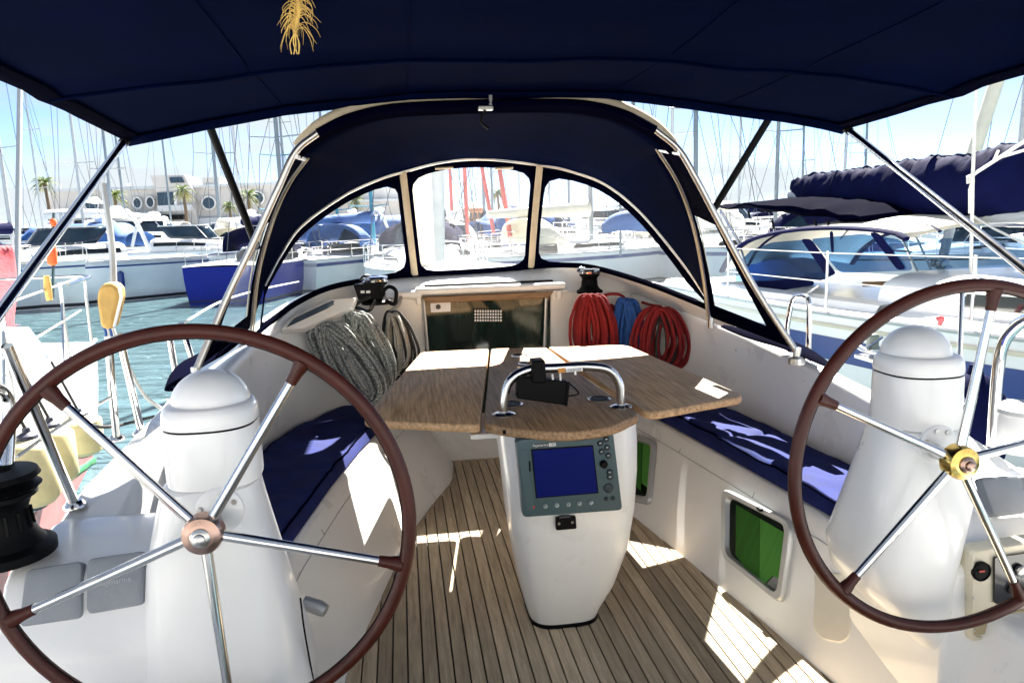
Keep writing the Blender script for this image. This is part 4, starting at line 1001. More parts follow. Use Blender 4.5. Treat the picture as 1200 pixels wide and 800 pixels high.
# horseshoe buoy bag at the port rail
xb = -1.46
yb3 = 2.78
P = [at(*q, y=yb3) for q in ((118, 338), (124, 332), (134, 331), (141, 337), (142.5, 348), (137, 370), (134, 384), (121, 384), (119, 370), (116, 350))]
o = obj('horseshoe_buoy', MB().loft([[p*.97+sum(P, Vector())/10*.03+Vector((0, -.025, 0)) for p in round_poly(P, .02, 3)], [sum(P, Vector())/10+(p-sum(P, Vector())/10)*1.05 for p in round_poly(P, .02, 3)], [p+Vector((0, .05, 0)) for p in round_poly(P, .02, 3)]]), yellow_f, bevel=.01)
tag(o, 'faded yellow horseshoe buoy bag tied on the steel stanchion', 'life buoy')
obj('edge_band', MB().tube([at(140, 338, y=yb3-.02), at(142, 348, y=yb3-.02), at(137.5, 368, y=yb3-.02), at(134, 383, y=yb3-.02)], .005, 6), white_ink, o)
for k in range(4):
    obj('lashing', MB().tube(smooth_path([at(122+k*3, 382, y=yb3), at(125+k*3, 390, y=yb3), at(124+k*4, 402, y=yb3), at(128+k*2, 410, y=yb3)], 4), .006, 6), rope_white if k % 2 else rope_blue, o)
line('pole_staff', smooth_path([at(133, 332, x=xb-.02), at(132, 300, x=xb-.02), at(128, 262, x=xb-.02), at(121, 215, x=xb-.03)], 5), .012, mast_w, 'slim pale staff rising above the yellow horseshoe buoy', 'staff')

# ------------------------------------------------------------------ neighbouring yachts
def hull_fn(L_, B, fb, tr, stern=.80):
    """returns f(s, k) -> world point; tr maps local (x fwd from stern, y port, z over water) to world"""
    def hb(s):
        return B/2*(lerp(stern, 1, math.sin(min(s/.45, 1)*PI/2)) if s < .45 else max(0.0, 1-((s-.45)/.55)**2.1)**.82)
    def sheer(s): return fb*(1+.16*max(0, s-.3)**1.6)
    def f(s, v, side_, out_=0.0):
        # v: 1 deck edge .. 0 waterline .. negative below
        w = hb(s); zz = sheer(s)*v
        k = (1-.10*(1-v)**2-.10*max(0, s-.5)*(1-v)) if v >= 0 else .88+.6*v
        return tr(Vector((L_*s+(0 if s < .95 else .25*(v-1)*0), side_*(w*k+out_), zz)))
    return hb, sheer, f
def add_hull(root, L_, B, fb, tr, m_h, m_d, stripes=(), ns=26, stern=.8, boot=None):
    hb, sheer, f = hull_fn(L_, B, fb, tr, stern)
    mb = MB(); vs = [1.0, .86, .7, .5, .3, .12, 0, -.2]
    for sd in (1, -1):
        mb.loft([[f(i/ns, v, sd) for v in vs] for i in range(ns+1)], closed=False, caps=False)
    mb.loft([[f(0, v, 1) for v in vs], [f(0, v, -1) for v in vs]], closed=False, caps=False)
    h = obj('hull', mb, m_h, root)
    dm = MB(); dm.loft([[f(i/ns, 1, 1-2*j/6)+Vector((0, 0, .05*(1-abs(1-2*j/6)**2)+.004)) for j in range(7)] for i in range(ns+1)], closed=False, caps=False)
    obj('deck', dm, m_d, root)
    for v0_, v1_, m_ in stripes:
        st = MB()
        for sd in (1, -1):
            st.loft([[f(i/ns, lerp(v0_, v1_, j/2), sd, .006) for j in range(3)] for i in range(ns+1)], closed=False, caps=False)
        st.loft([[f(0, v0_, 1)+Vector((0, 0, 0)), f(0, v1_, 1)], [f(0, v0_, -1), f(0, v1_, -1)]], closed=False, caps=False)
        obj('hull_stripe', st, m_, h)
    rl = MB()
    for sd in (1, -1): rl.tube([f(i/ns, 1, sd)+Vector((0, 0, .02)) for i in range(ns)], .022, 6)
    obj('toe_rail', rl, alu, h)
    return hb, sheer, f
# starboard neighbour: moored the other way round, its bow nearer to the camera
hS = Vector((.18, -.984, 0)).normalized(); lS = Vector((.984, .18, 0)).normalized(); SS = Vector((4.74, 11.05, WZ))
trS = lambda p: SS+hS*p.x+lS*p.y+Vector((0, 0, p.z))
def nS(px, py_, off): return at(px, py_, pl=(SS+lS*off, lS))
ns_ = thing('sailing_yacht', 'white yacht with navy hull stripe and covered boom moored at right alongside', 'sailboat', SS)
hb, sheer, fS = add_hull(ns_, 11.2, 3.75, 1.27, trS, white_b, white_b, ((.66, .84, stripe_b), (.02, .12, stripe_b)), ns=40)
cb = MB()
def cab(u, v, z0=1.27, z1=1.66):
    s = lerp(4.1, 9.0, u); w = lerp(1.25, .55, u**1.6)
    ang = PI*v; c, sn = math.cos(ang), math.sin(ang)
    e = 4.5; d = (abs(c)**e+abs(sn)**e)**(-1/e)
    return trS(Vector((s, w*c*d, z0+(z1-.12*u-z0)*sn*d)))
cb.grid(cab, 24, 24); cabin = obj('cabin', cb, white_b, ns_)
for s0, s1 in ((5.0, 6.0), (6.3, 7.2)):
    for sd in (-1,):
        P = [trS(Vector((s, sd*(lerp(1.25, .55, ((s-4.1)/4.9)**1.6)+.012), z))) for s, z in ((s0, 1.40), (s1, 1.40), (s1-.1, 1.52), (s0+.05, 1.54))]
        obj('cabin_window', MB().prism(round_poly(P, .05, 4), lS*.02), win_dark, cabin)
hr = [nS(1012, 333, -.75), nS(1060, 331.5, -.72), nS(1112, 330.5, -.7)]
obj('hand_rail', MB().tube(hr, .03, 8), teak_trim, cabin)
cockp = MB()
for sd in (1, -1):
    cockp.loft([[trS(Vector((s, sd*(w), z))) for w, z in ((1.5, 1.26), (1.42, 1.36), (1.25, 1.38), (1.2, 1.26))] for s in (.3, 1.2, 2.4, 3.6, 4.3)], closed=False, caps=False)
obj('coaming', cockp, white_b, ns_)
# its sprayhood
top = [(846, 318), (856, 300), (874, 284), (900, 275), (935, 269), (975, 267), (1020, 269), (1052, 274), (1062, 280)]
T1 = resample(smooth_path([nS(a, b_, -1.12) for a, b_ in top], 5), 30)
T2 = [p+lS*2.2 for p in T1]
can = MB(); can.loft([[a.lerp(b_, k/8)+Vector((0, 0, .12*math.sin(PI*k/8))) for a, b_ in zip(T1, T2)] for k in range(9)], closed=False, caps=False)
sph = obj('sprayhood', can, cv_cream, ns_, solid=.004)
ed = MB(); ed.tube(T1, .05, 8, flat=.5); ed.tube([p+lS*.42+Vector((0, 0, .06)) for p in T1], .028, 6, flat=.5); ed.tube(T2, .05, 8, flat=.5)
obj('canvas_edge', ed, cv_navy, sph)
def panel(name, px, off, m, par, dy=.0): return obj(name, MB().prism(round_poly([nS(a, b_, off) for a, b_ in px], .06, 4), lS*.006), m, par)
panel('side_window', [(862, 312), (880, 293), (905, 284), (942, 281), (972, 321), (905, 331), (862, 333)], -1.12, nb_v, sph)
panel('side_window', [(950, 280), (1010, 274), (1056, 281), (1070, 317), (985, 320)], -1.12, nb_v, sph)
panel('canvas_skirt', [(838, 330), (905, 329), (950, 324), (955, 334), (905, 342), (838, 350)], -1.13, cv_navy, sph)
panel('canvas_strut', [(938, 280), (950, 280), (980, 321), (968, 323)], -1.135, cv_navy, sph)
panel('canvas_strut', [(1018, 272), (1030, 273), (1062, 315), (1052, 317)], -1.135, cv_navy, sph)
panel('canvas_strut', [(972, 271), (976, 271), (977, 296), (974, 296)], -1.136, cv_navy, sph)
wl = MB().loft([[nS(1058, 281, -1.12), nS(1074, 317, -1.12)], [nS(1058, 281, -1.12)+lS*1.1+hS*.25, nS(1074, 317, -1.12)+lS*1.1+hS*.25], [nS(1058, 281, -1.12)+lS*2.2, nS(1074, 317, -1.12)+lS*2.2]], closed=False, caps=False)
obj('windscreen', wl, nb_v, sph)
obj('deck_bag', MB().prism(round_poly([nS(a, b_, -.5) for a, b_ in ((875, 308), (905, 303), (925, 306), (945, 322), (930, 331), (880, 332))], .08, 4), lS*.5), cv_blue, ns_, bevel=.05)
o = obj('ensign', MB().loft([[nS(921, 303, .4), nS(920, 304, .4)], [nS(926, 282, .4), nS(926, 304, .4)]], closed=False, caps=False), red_f, ns_, solid=.01)
# folded awning behind it
fa = MB(); g = random.Random(8)
tp = [(836, 240), (860, 236), (890, 233.5), (930, 233), (965, 236), (990, 240), (1006, 247)]
bt = [(836, 244), (860, 246), (890, 250), (930, 256), (960, 263), (985, 269), (1006, 262)]
R1 = resample(smooth_path([nS(a, b_, -.9) for a, b_ in tp], 4), 26); R2 = resample(smooth_path([nS(a, b_, -.9) for a, b_ in bt], 4), 26)
rg = []
for a, b_ in zip(R1, R2):
    r_ = []
    for k in range(14):
        an = 2*PI*k/14; v = .5-.5*math.cos(an); u = .5+.5*math.sin(an)
        q = a.lerp(b_, v)+lS*1.7*u
        r_.append(q+Vector((0, 0, .06*noise.noise(q*3.1))))
    rg.append(r_)
fo = obj('folded_awning', MB().loft(rg), navy_d, ns_)
for px in (877, 905, 955, 970): obj('hanging_strap', MB().tube([nS(px, 258 if px > 890 else 248, -.95), nS(px+2, 268 if px > 890 else 256, -.95)], .015, 5), black, fo)
obj('awning_bow', MB().tube(smooth_path([nS(844, 246, -.9), nS(868, 290, -1.1), nS(880, 345, -1.3)], 4), .018, 8), steel, ns_)
# boom with covered sail
bt_ = [(926, 213), (950, 205), (990, 200), (1020, 196), (1055, 190), (1090, 184), (1120, 183), (1145, 180), (1165, 172), (1200, 168), (1290, 160)]
bb_ = [(928, 233), (945, 240), (985, 246), (1030, 250), (1070, 253.5), (1110, 255), (1140, 255), (1170, 254), (1200, 250), (1230, 249), (1290, 247)]
R1 = resample(smooth_path([nS(a, b_, 0) for a, b_ in bt_], 5), 90); R2 = resample(smooth_path([nS(a, b_, 0) for a, b_ in bb_], 5), 90)
rg = []
for i, (a, b_) in enumerate(zip(R1, R2)):
    c = a.lerp(b_, .5); h = (a-b_).length/2; w = h*.62*min(1, .35+i/14)
    r_ = []
    for k in range(22):
        an = 2*PI*k/22; q = c+Vector((0, 0, h*math.cos(an)))+lS*w*math.sin(an)*(1-.25*math.cos(an))
        f = .012*noise.noise(Vector((i*.9, k*.5, 2)))+.026*noise.noise(Vector((i*.16, k*.25, 4)))
        if math.cos(an) > .6: f += .04*noise.noise(Vector((i*.55, k*.2, 9)))
        r_.append(q+(q-c).normalized()*f)
    rg.append(r_)
bag = obj('sail_cover', MB().loft(rg), cv_navy, ns_)
for i_ in (20, 52, 78):
    cc = sum(rg[i_], Vector())/22; obj('cover_tie', MB().tube([cc+(q-cc)*1.008 for q in rg[i_]], .008, 5, closed=True), cv_navy, bag)
sm_ = [r_[0]+Vector((0, 0, .004)) for r_ in rg]; obj('cover_seam', MB().tube(sm_, .009, 5), cv_navy, bag)
obj('boom', MB().tube([R2[0]+Vector((0, 0, .05)), R2[45]+Vector((0, 0, -.02)), R2[-1]+Vector((0, 0, -.02))], .08, 12), mast_w, ns_)
obj('cover_fold', MB().prism([nS(a, b_, -.42) for a, b_ in ((1163, 187), (1168, 176), (1170, 176.5), (1165, 188))], lS*.02), cv_white, bag)
obj('cover_strap', MB().tube([nS(1166, 186, -.40), nS(1184, 181, -.42), nS(1204, 175, -.42)], .014, 6), rope_white, bag)
def sline(P, off, r, m, label, cat='rope', nm='halyard'):
    return tag(obj(nm, MB().tube([nS(a, b_, off) for a, b_ in P], r, 6), m), label, cat)
mp_ = [nS(1262, -60, 0), nS(1268, 300, 0)]
obj('mast', MB().tube([Vector((mp_[1].x, mp_[1].y, 10)), Vector((mp_[1].x, mp_[1].y, .75))], .1, 12), mast_w, ns_)
sline([(1146, 60), (1143, 130), (1140, 206), (1139, 262), (1137, 340)], -.62, .016, rope_white, 'long pale topping line hanging in front of the navy boom cover', 'rope')
sline([(1139, 206), (1146, 201), (1200, 166), (1260, 128)], -.62, .016, rope_white, 'pale line slanting up right across the navy boom cover', 'rope')
sline([(1135, 215), (1134.5, 207), (1139, 204), (1140, 212), (1137, 222), (1137, 250)], -.63, .018, rope_white, 'knotted rope end where two pale lines cross the boom cover', 'rope')
sline([(1021, 239), (1000, 262), (985, 280)], -.2, .012, rope_white, 'short pale sheet running down from the boom cover to the awning', 'rope')
sline([(1060, 252), (1075, 280), (1092, 318)], -.2, .012, rope_white, 'boom sheet running from the cover toward the coachroof', 'rope')
sline([(1042, 247), (1058, 280), (1075, 318)], -.2, .012, rope_white, 'second boom sheet just left of the other one', 'rope')
sline([(1140, 253), (1165, 268), (1200, 285)], -.3, .012, rope_white, 'pale line dropping right below the forward boom cover', 'rope')
sline([(960, 334), (935, 352), (918, 368)], -1.3, .014, rope_white, 'pale sheet rope over the neighbouring cockpit edge beside the navy skirt', 'rope')
# blocks and foot of the boom kicker
kb = thing('deck_block', 'cluster of steel deck blocks below the boom cover, by the teak hand rail', 'deck block', nS(1102, 318, -.1))
for a, b_ in ((1096, 308), (1107, 310), (1102, 316), (1110, 316)):
    obj('sheave', MB().lathe([(.05, -.02), (.05, .02), (.02, .03)], nS(a, b_, -.1), 12, X), steel_dull, kb)
obj('base_plate', MB().box(nS(1103, 320, -.1), (.35, .25, .03)), steel_dull, kb)
tag(obj('boom_kicker', MB().tube([nS(1118, 248, -.15), nS(1104, 306, -.1)], .05, 10), mast_w), 'slanting white strut from the navy boom cover to the deck blocks', 'boom kicker')
# its stanchions, lifelines, rubbing strake
for i, s in enumerate((2.2, 4.0, 5.6, 7.2, 8.6)):
    b0 = fS(s/11.2, 1, -1)+lS*.06
    obj('stanchion', MB().tube([b0, b0+Vector((0, 0, .62))], .014, 8), steel, ns_)
ll = MB()
for hgt in (.60, .32): ll.tube([fS(s/11.2, 1, -1)+lS*.06+Vector((0, 0, hgt)) for s in (2.2, 4.0, 5.6, 7.2, 8.6, 10.6)], .006, 5)
obj('lifeline', ll, rope_white, ns_)
obj('rubbing_strake', MB().tube([fS(i/30, .93, -1, .012) for i in range(2, 29)], .02, 6), cream, ns_)
fg = thing('rope_tail', 'red and white rope tail tied on the neighbouring lifeline above the right dome', 'rope', nS(1104, 398, -1.7))
obj('red_part', MB().tube(smooth_path([nS(1097, 374, -1.75), nS(1104, 373, -1.72), nS(1101, 380, -1.7)], 4), .022, 7), red_f, fg)
obj('white_part', MB().tube(smooth_path([nS(1101, 380, -1.7), nS(1103, 388, -1.7), nS(1106, 396, -1.7)], 4), .022, 7), cv_white, fg)
obj('red_tip', MB().tube([nS(1106, 395, -1.7), nS(1109, 401, -1.7)], .02, 7), red_f, fg)
# navy fender and round white locker between the yachts at right
xb = 1.72
c = at(1140, 470, x=xb); ft = at(1140, 426, x=xb).z-c.z
tag(obj('fender', MB().lathe([(.02, ft*1.0), (.03, ft*.75), (.06, ft*.62), (.105, ft*.2), (.12, -ft*.5), (.12, -ft*1.4), (.09, -ft*1.7)], c, 20), cv_navy), 'navy covered fender hanging behind the right steering pedestal', 'fender')
c = at(1198, 520, x=1.42)
t = thing('deck_locker', 'round white deck pod with black knob at the right edge beyond the thick rail', 'deck pod', c)
hgt = at(1198, 472, x=1.42).z-c.z
obj('body', MB().lathe([(.07, -.02), (.075, hgt*.3), (.075, hgt*.62), (.07, hgt*.78)], c, 28), gel, t)
obj('lid', MB().lathe([(.08, hgt*.80), (.078, hgt*.9), (.06, hgt*1.0), (.03, hgt*1.04)], c, 28), gel_grey, t)
obj('knob', MB().box(c+Vector((.0, -.06, hgt*1.1)), (.05, .04, .05)), black, t, bevel=.008)
t = thing('mooring_cleat', 'steel cleat with a small rope block on the right coaming beside the wheel rim', 'cleat', at(1018, 420, z=.78))
c = at(1018, 420, z=.79)
obj('foot', MB().box(c+Vector((0, 0, .0)), (.05, .16, .02)), steel_dull, t, bevel=.004)
obj('horn', MB().tube([c+Vector((0, -.11, .05)), c+Vector((0, -.04, .035)), c+Vector((0, .04, .035)), c+Vector((0, .11, .05))], .013, 8), steel, t)
obj('block', MB().box(c+Vector((.03, .02, .07)), (.05, .04, .09)), M('green_grey_block', (.16, .2, .18), .5), t, bevel=.01)
obj('pin', MB().tube([c+Vector((-.02, 0, .05)), c+Vector((.07, .01, .10))], .009, 8), steel, t)

# port neighbour
hP = Vector((.195, -.981, 0)).normalized(); lP = Vector((.981, .195, 0)).normalized(); SP = Vector((-5.12, 7.4, WZ))
trP = lambda p: SP+hP*p.x+lP*p.y+Vector((0, 0, p.z))
def nP(px, py_, off): return at(px, py_, pl=(SP+lP*off, lP))
np_ = thing('sailing_yacht', 'white yacht with faded red waterline and red sail cover moored at left alongside', 'sailboat', SP)
hb, sheer, fP = add_hull(np_, 11.0, 3.7, 1.22, trP, white_b, white_b, ((.03, .42, boot_red),), ns=34, stern=.93)
cm = MB()
for sd in (1, -1):
    cm.loft([[trP(Vector((s, sd*w, z))) for w, z in ((1.35, 1.24), (1.25, 1.44), (1.05, 1.46), (1.0, 1.2))] for s in (.3, 1.4, 2.6, 3.6, 4.6)], closed=False, caps=False)
obj('coaming', cm, white_b, np_)
def cab2(u, v):
    s = lerp(4.2, 9.0, u); w = lerp(1.15, .5, u**1.6); ang = PI*v; c, sn = math.cos(ang), math.sin(ang)
    d = (abs(c)**4.5+abs(sn)**4.5)**(-1/4.5)
    return trP(Vector((s, w*c*d, 1.22+(.42-.1*u)*sn*d)))
c2 = obj('cabin', MB().grid(cab2, 20, 20), white_b, np_)
obj('hatch', MB().box(nP(40, 452, .6), (.5, .6, .06)), gel_grey, np_, bevel=.02)
for q, d in ((.10, 1), (.27, 1), (.47, 1), (.66, 1)):
    b0 = fP(q, 1, 1)-lP*.06
    so_ = obj('stanchion', MB().tube([b0, b0+Vector((0, 0, .66))], .014, 8), steel, np_)
    obj('stanchion_brace', MB().tube([b0+hP*.22, b0+Vector((0, 0, .5))], .010, 6), steel, so_)
ll = MB()
for hgt in (.64, .34): ll.tube([fP(q, 1, 1)-lP*.06+Vector((0, 0, hgt)) for q in (.02, .10, .27, .47, .66, .9)], .007, 5)
obj('lifeline', ll, rope_white, np_)
pf = MB(); e1, e2 = fP(.02, 1, 1), fP(.02, 1, -1)
pf.tube(smooth_path([fP(.10, 1, 1)+Vector((0, 0, .64)), fP(.02, 1, 1)+Vector((0, 0, .66)), e1.lerp(e2, .3)+Vector((0, 0, .66))], 5), .014, 8)
pf.tube([e1+Vector((0, 0, 0)), e1+Vector((0, 0, .66))], .014, 8); pf.tube([e1.lerp(e2, .3), e1.lerp(e2, .3)+Vector((0, 0, .66))], .014, 8)
obj('pushpit', pf, steel, np_)
obj('boom_gallows', MB().tube([nP(20, 330, -.6), nP(24, 60, -.6)], .05, 10), mast_w, np_)
winch(nP(16, 402, .75), 1.25, 'steel winch on the left neighbouring yacht under the red cloth', drum=steel_dull, top=steel)
# red sail cloth hanging
rc_ = MB()
def redc(u, v):
    p0 = nP(lerp(-30, lerp(6, 20, v), u), lerp(288, 400, v), .35)
    return p0+lP*.12*math.sin(u*9+v*2)+hP*.1*math.sin(u*7-v*3)
rc_.grid(redc, 20, 16); o = obj('red_sail_cloth', rc_, red_f, solid=.01); tag(o, 'faded red sail cloth hanging in folds at the left edge', 'sail cloth')
# fenders on the port neighbour
for i, (px, y0, y1, w, off, lb, m_) in enumerate(((43, 500, 594, 19, 2.02, 'large yellowed fender nearest the big winch', fender_y), (68, 488, 568, 15, 2.0, 'narrow yellowed fender between two others', fender_y), (98, 478, 534, 13, 2.0, 'short yellowed fender with dark ends nearest the water', fender_y))):
    top, bot = nP(px, y0, off), nP(px, y1, off); hgt = (top-bot).z; c = Vector((bot.x, bot.y, bot.z))
    wr = (nP(px+w, (y0+y1)/2, off)-nP(px, (y0+y1)/2, off)).length*.37
    t = thing('fender', lb, 'fender', c, 'yellowed fenders between the yachts')
    obj('body', MB().lathe([(wr*.35, hgt*.02), (wr*.75, hgt*.06), (wr, hgt*.16), (wr, hgt*.84), (wr*.8, hgt*.92), (wr*.45, hgt*.97)], c, 22), m_, t)
    obj('top_end', MB().lathe([(wr*.46, hgt*.95), (wr*.40, hgt*1.02), (wr*.18, hgt*1.06), (wr*.15, hgt*1.12)], c, 16), fender_b, t)
    obj('bottom_end', MB().lathe([(wr*.2, -hgt*.03), (wr*.42, 0), (wr*.5, hgt*.035)], c, 16), fender_b, t)
    obj('lanyard', MB().tube([c+Vector((0, 0, hgt*1.1)), c+Vector((0, 0, hgt*1.1))-lP*.12+Vector((0, 0, .35))], .009, 6), rope_dark, t)
tag(obj('green_net', MB().grid(lambda u, v: nP(lerp(22, 112, u), lerp(596, 535, u)+8*v, 1.95)+Vector((0, 0, .03*noise.noise(Vector((u*9, v*3, 1))))), 16, 3), M('green_cloth', (.02, .2, .07), .8, var=.2), solid=.01), 'strip of green cloth hanging low behind the yellow fenders', 'cloth')
# yellow and orange markers on its rail
o = obj('rolled_flag', MB().loft([sring(*[*(nP(58, 352, 1.75).xy)], .022, .02, nP(58, 352, 1.75).z, 2, 10), sring(*[*(nP(58, 352, 1.75).xy)], .028, .025, nP(58, 335, 1.75).z, 2, 10), sring(*[*(nP(58, 352, 1.75).xy)], .02, .018, nP(58, 322, 1.75).z, 2, 10)]), yellow_f); tag(o, 'small rolled yellow flag on the left neighbouring rail', 'flag')
t = thing('danbuoy', 'orange danbuoy float on a thin pole above the rolled yellow flag', 'danbuoy', nP(62, 324, 1.7))
c = nP(62, 311, 1.7); hgt = nP(62, 287, 1.7).z-c.z
obj('float', MB().lathe([(.018, 0), (.036, hgt*.10), (.042, hgt*.75), (.036, hgt*.97), (.012, hgt)], c, 16), orange_f, t)
obj('pole', MB().tube([nP(62, 350, 1.7), nP(63, 250, 1.7)], .012, 6), mast_d, t)
obj('top_float', MB().lathe([(.012, 0), (.026, .02), (.026, .05), (.01, .07)], nP(63, 266, 1.7), 12), orange_f, t)

# ------------------------------------------------------------------ boats further off
Z0 = Vector((0, 0, 0))
def far_sail(label, L_=10.5, B=3.3, fb=1.15, hull=white_b, stripe=None, canvas=cv_blue, mast=mast_g, mh=14.0, hood=True, jib=None, grp='sailing yachts moored across the water'):
    root = thing('sailing_yacht', label, 'sailboat', Z0, grp)
    tr = lambda p: Vector(p)
    st = [(.05, .12, anti)]
    if stripe: st.append((.80, .90, stripe))
    hb, sheer, f = add_hull(root, L_, B, fb, tr, hull, white_b, st, ns=16)
    zt = fb+.42
    cb = MB()
    def c_(u, v):
        s = lerp(L_*.36, L_*.8, u); w = lerp(B*.34, B*.14, u**1.5); an = PI*v; c, sn = math.cos(an), math.sin(an); d = (abs(c)**4+abs(sn)**4)**-.25
        return Vector((s, w*c*d, fb+(.45-.15*u)*sn*d))
    cb.grid(c_, 12, 14); cab_ = obj('cabin', cb, white_b, root)
    for sd in (1, -1):
        P = [Vector((s, sd*(lerp(B*.34, B*.14, ((s/L_-.36)/.44)**1.5)+.012), z)) for s, z in ((L_*.42, fb+.17), (L_*.64, fb+.17), (L_*.62, fb+.30), (L_*.43, fb+.32))]
        obj('cabin_window', MB().prism(P, (0, -sd*.02, 0)), win_dark, cab_)
    if hood:
        hm = MB()
        hm.grid(lambda u, v: Vector((L_*.40-1.3*u, (B*.33+.04)*math.cos(PI*v)*(1+.08*u), fb+.35+.85*math.sin(PI*v)**.55*(.25+.75*min(1, u*2.2)))), 8, 14)
        ho = obj('sprayhood', hm, canvas, root, solid=.02)
        obj('hood_window', MB().prism([Vector((L_*.40+.02, -B*.24, fb+.5)), Vector((L_*.40+.02, B*.24, fb+.5)), Vector((L_*.40-.42, B*.2, fb+1.0)), Vector((L_*.40-.42, -B*.2, fb+1.0))], (.03, 0, .02)), win_blue, ho)
    mxx = L_*.56
    ms = obj('mast', MB().tube([(mxx, 0, fb+.2), (mxx-.1, 0, mh*.6), (mxx-.25, 0, mh)], [.085, .08, .06], 8), mast, root)
    for hh, w in ((.40, .95), (.70, .75)):
        for sd in (1, -1): obj('spreader', MB().tube([(mxx-.1, 0, mh*hh), (mxx-.28, sd*w, mh*hh+.05)], .028, 5), mast, ms)
    rg_ = MB()
    rg_.tube([(L_*.98, 0, sheer(.98)), (mxx-.2, 0, mh*.93)], .012, 4); rg_.tube([(.1, 0, fb), (mxx-.25, 0, mh)], .012, 4)
    for sd in (1, -1):
        rg_.tube([(mxx-.3, sd*B*.46, fb), (mxx-.28, sd*.95, mh*.40), (mxx-.28, sd*.75, mh*.70), (mxx-.25, 0, mh)], .012, 4)
        rg_.tube([(mxx-.3, sd*B*.44, fb), (mxx-.1, 0, mh*.41)], .010, 4)
    obj('rigging', rg_, wire, root)
    if jib: obj('furled_jib', MB().tube([(L_*.97, 0, sheer(.97)+.5), lerp(Vector((L_*.97, 0, sheer(.97)+.5)), Vector((mxx-.2, 0, mh*.9)), .5), (mxx+.02, 0, mh*.88)], [.09, .075, .05], 8), jib, root)
    sc_ = MB()
    sc_.loft([[Vector((lerp(mxx-.1, L_*.17, u), .17*math.sin(2*PI*k/10)*(1-.45*u), fb+1.35+(.26-.14*u)*math.cos(2*PI*k/10)+.10*(1-u)+.03*noise.noise(Vector((u*9, k, 1))))) for k in range(10)] for u in [i/14 for i in range(15)]])
    obj('sail_cover', sc_, canvas, root)
    rl = MB()
    for sd in (1, -1):
        for i in range(7):
            p = f(.03+i*.15, 1, sd); rl.tube([p, p+Vector((0, 0, .6))], .014, 4)
        rl.tube([f(.03+i*.15, 1, sd)+Vector((0, 0, .6)) for i in range(7)], .012, 4)
        rl.tube([f(.03+i*.15, 1, sd)+Vector((0, 0, .32)) for i in range(7)], .009, 4)
    rl.tube(smooth_path([f(.93, 1, 1)+Vector((0, 0, .62)), Vector((L_*1.0, 0, sheer(1)+.66)), f(.93, 1, -1)+Vector((0, 0, .62))], 4), .016, 5)
    obj('guard_rail', rl, steel, root)
    return root
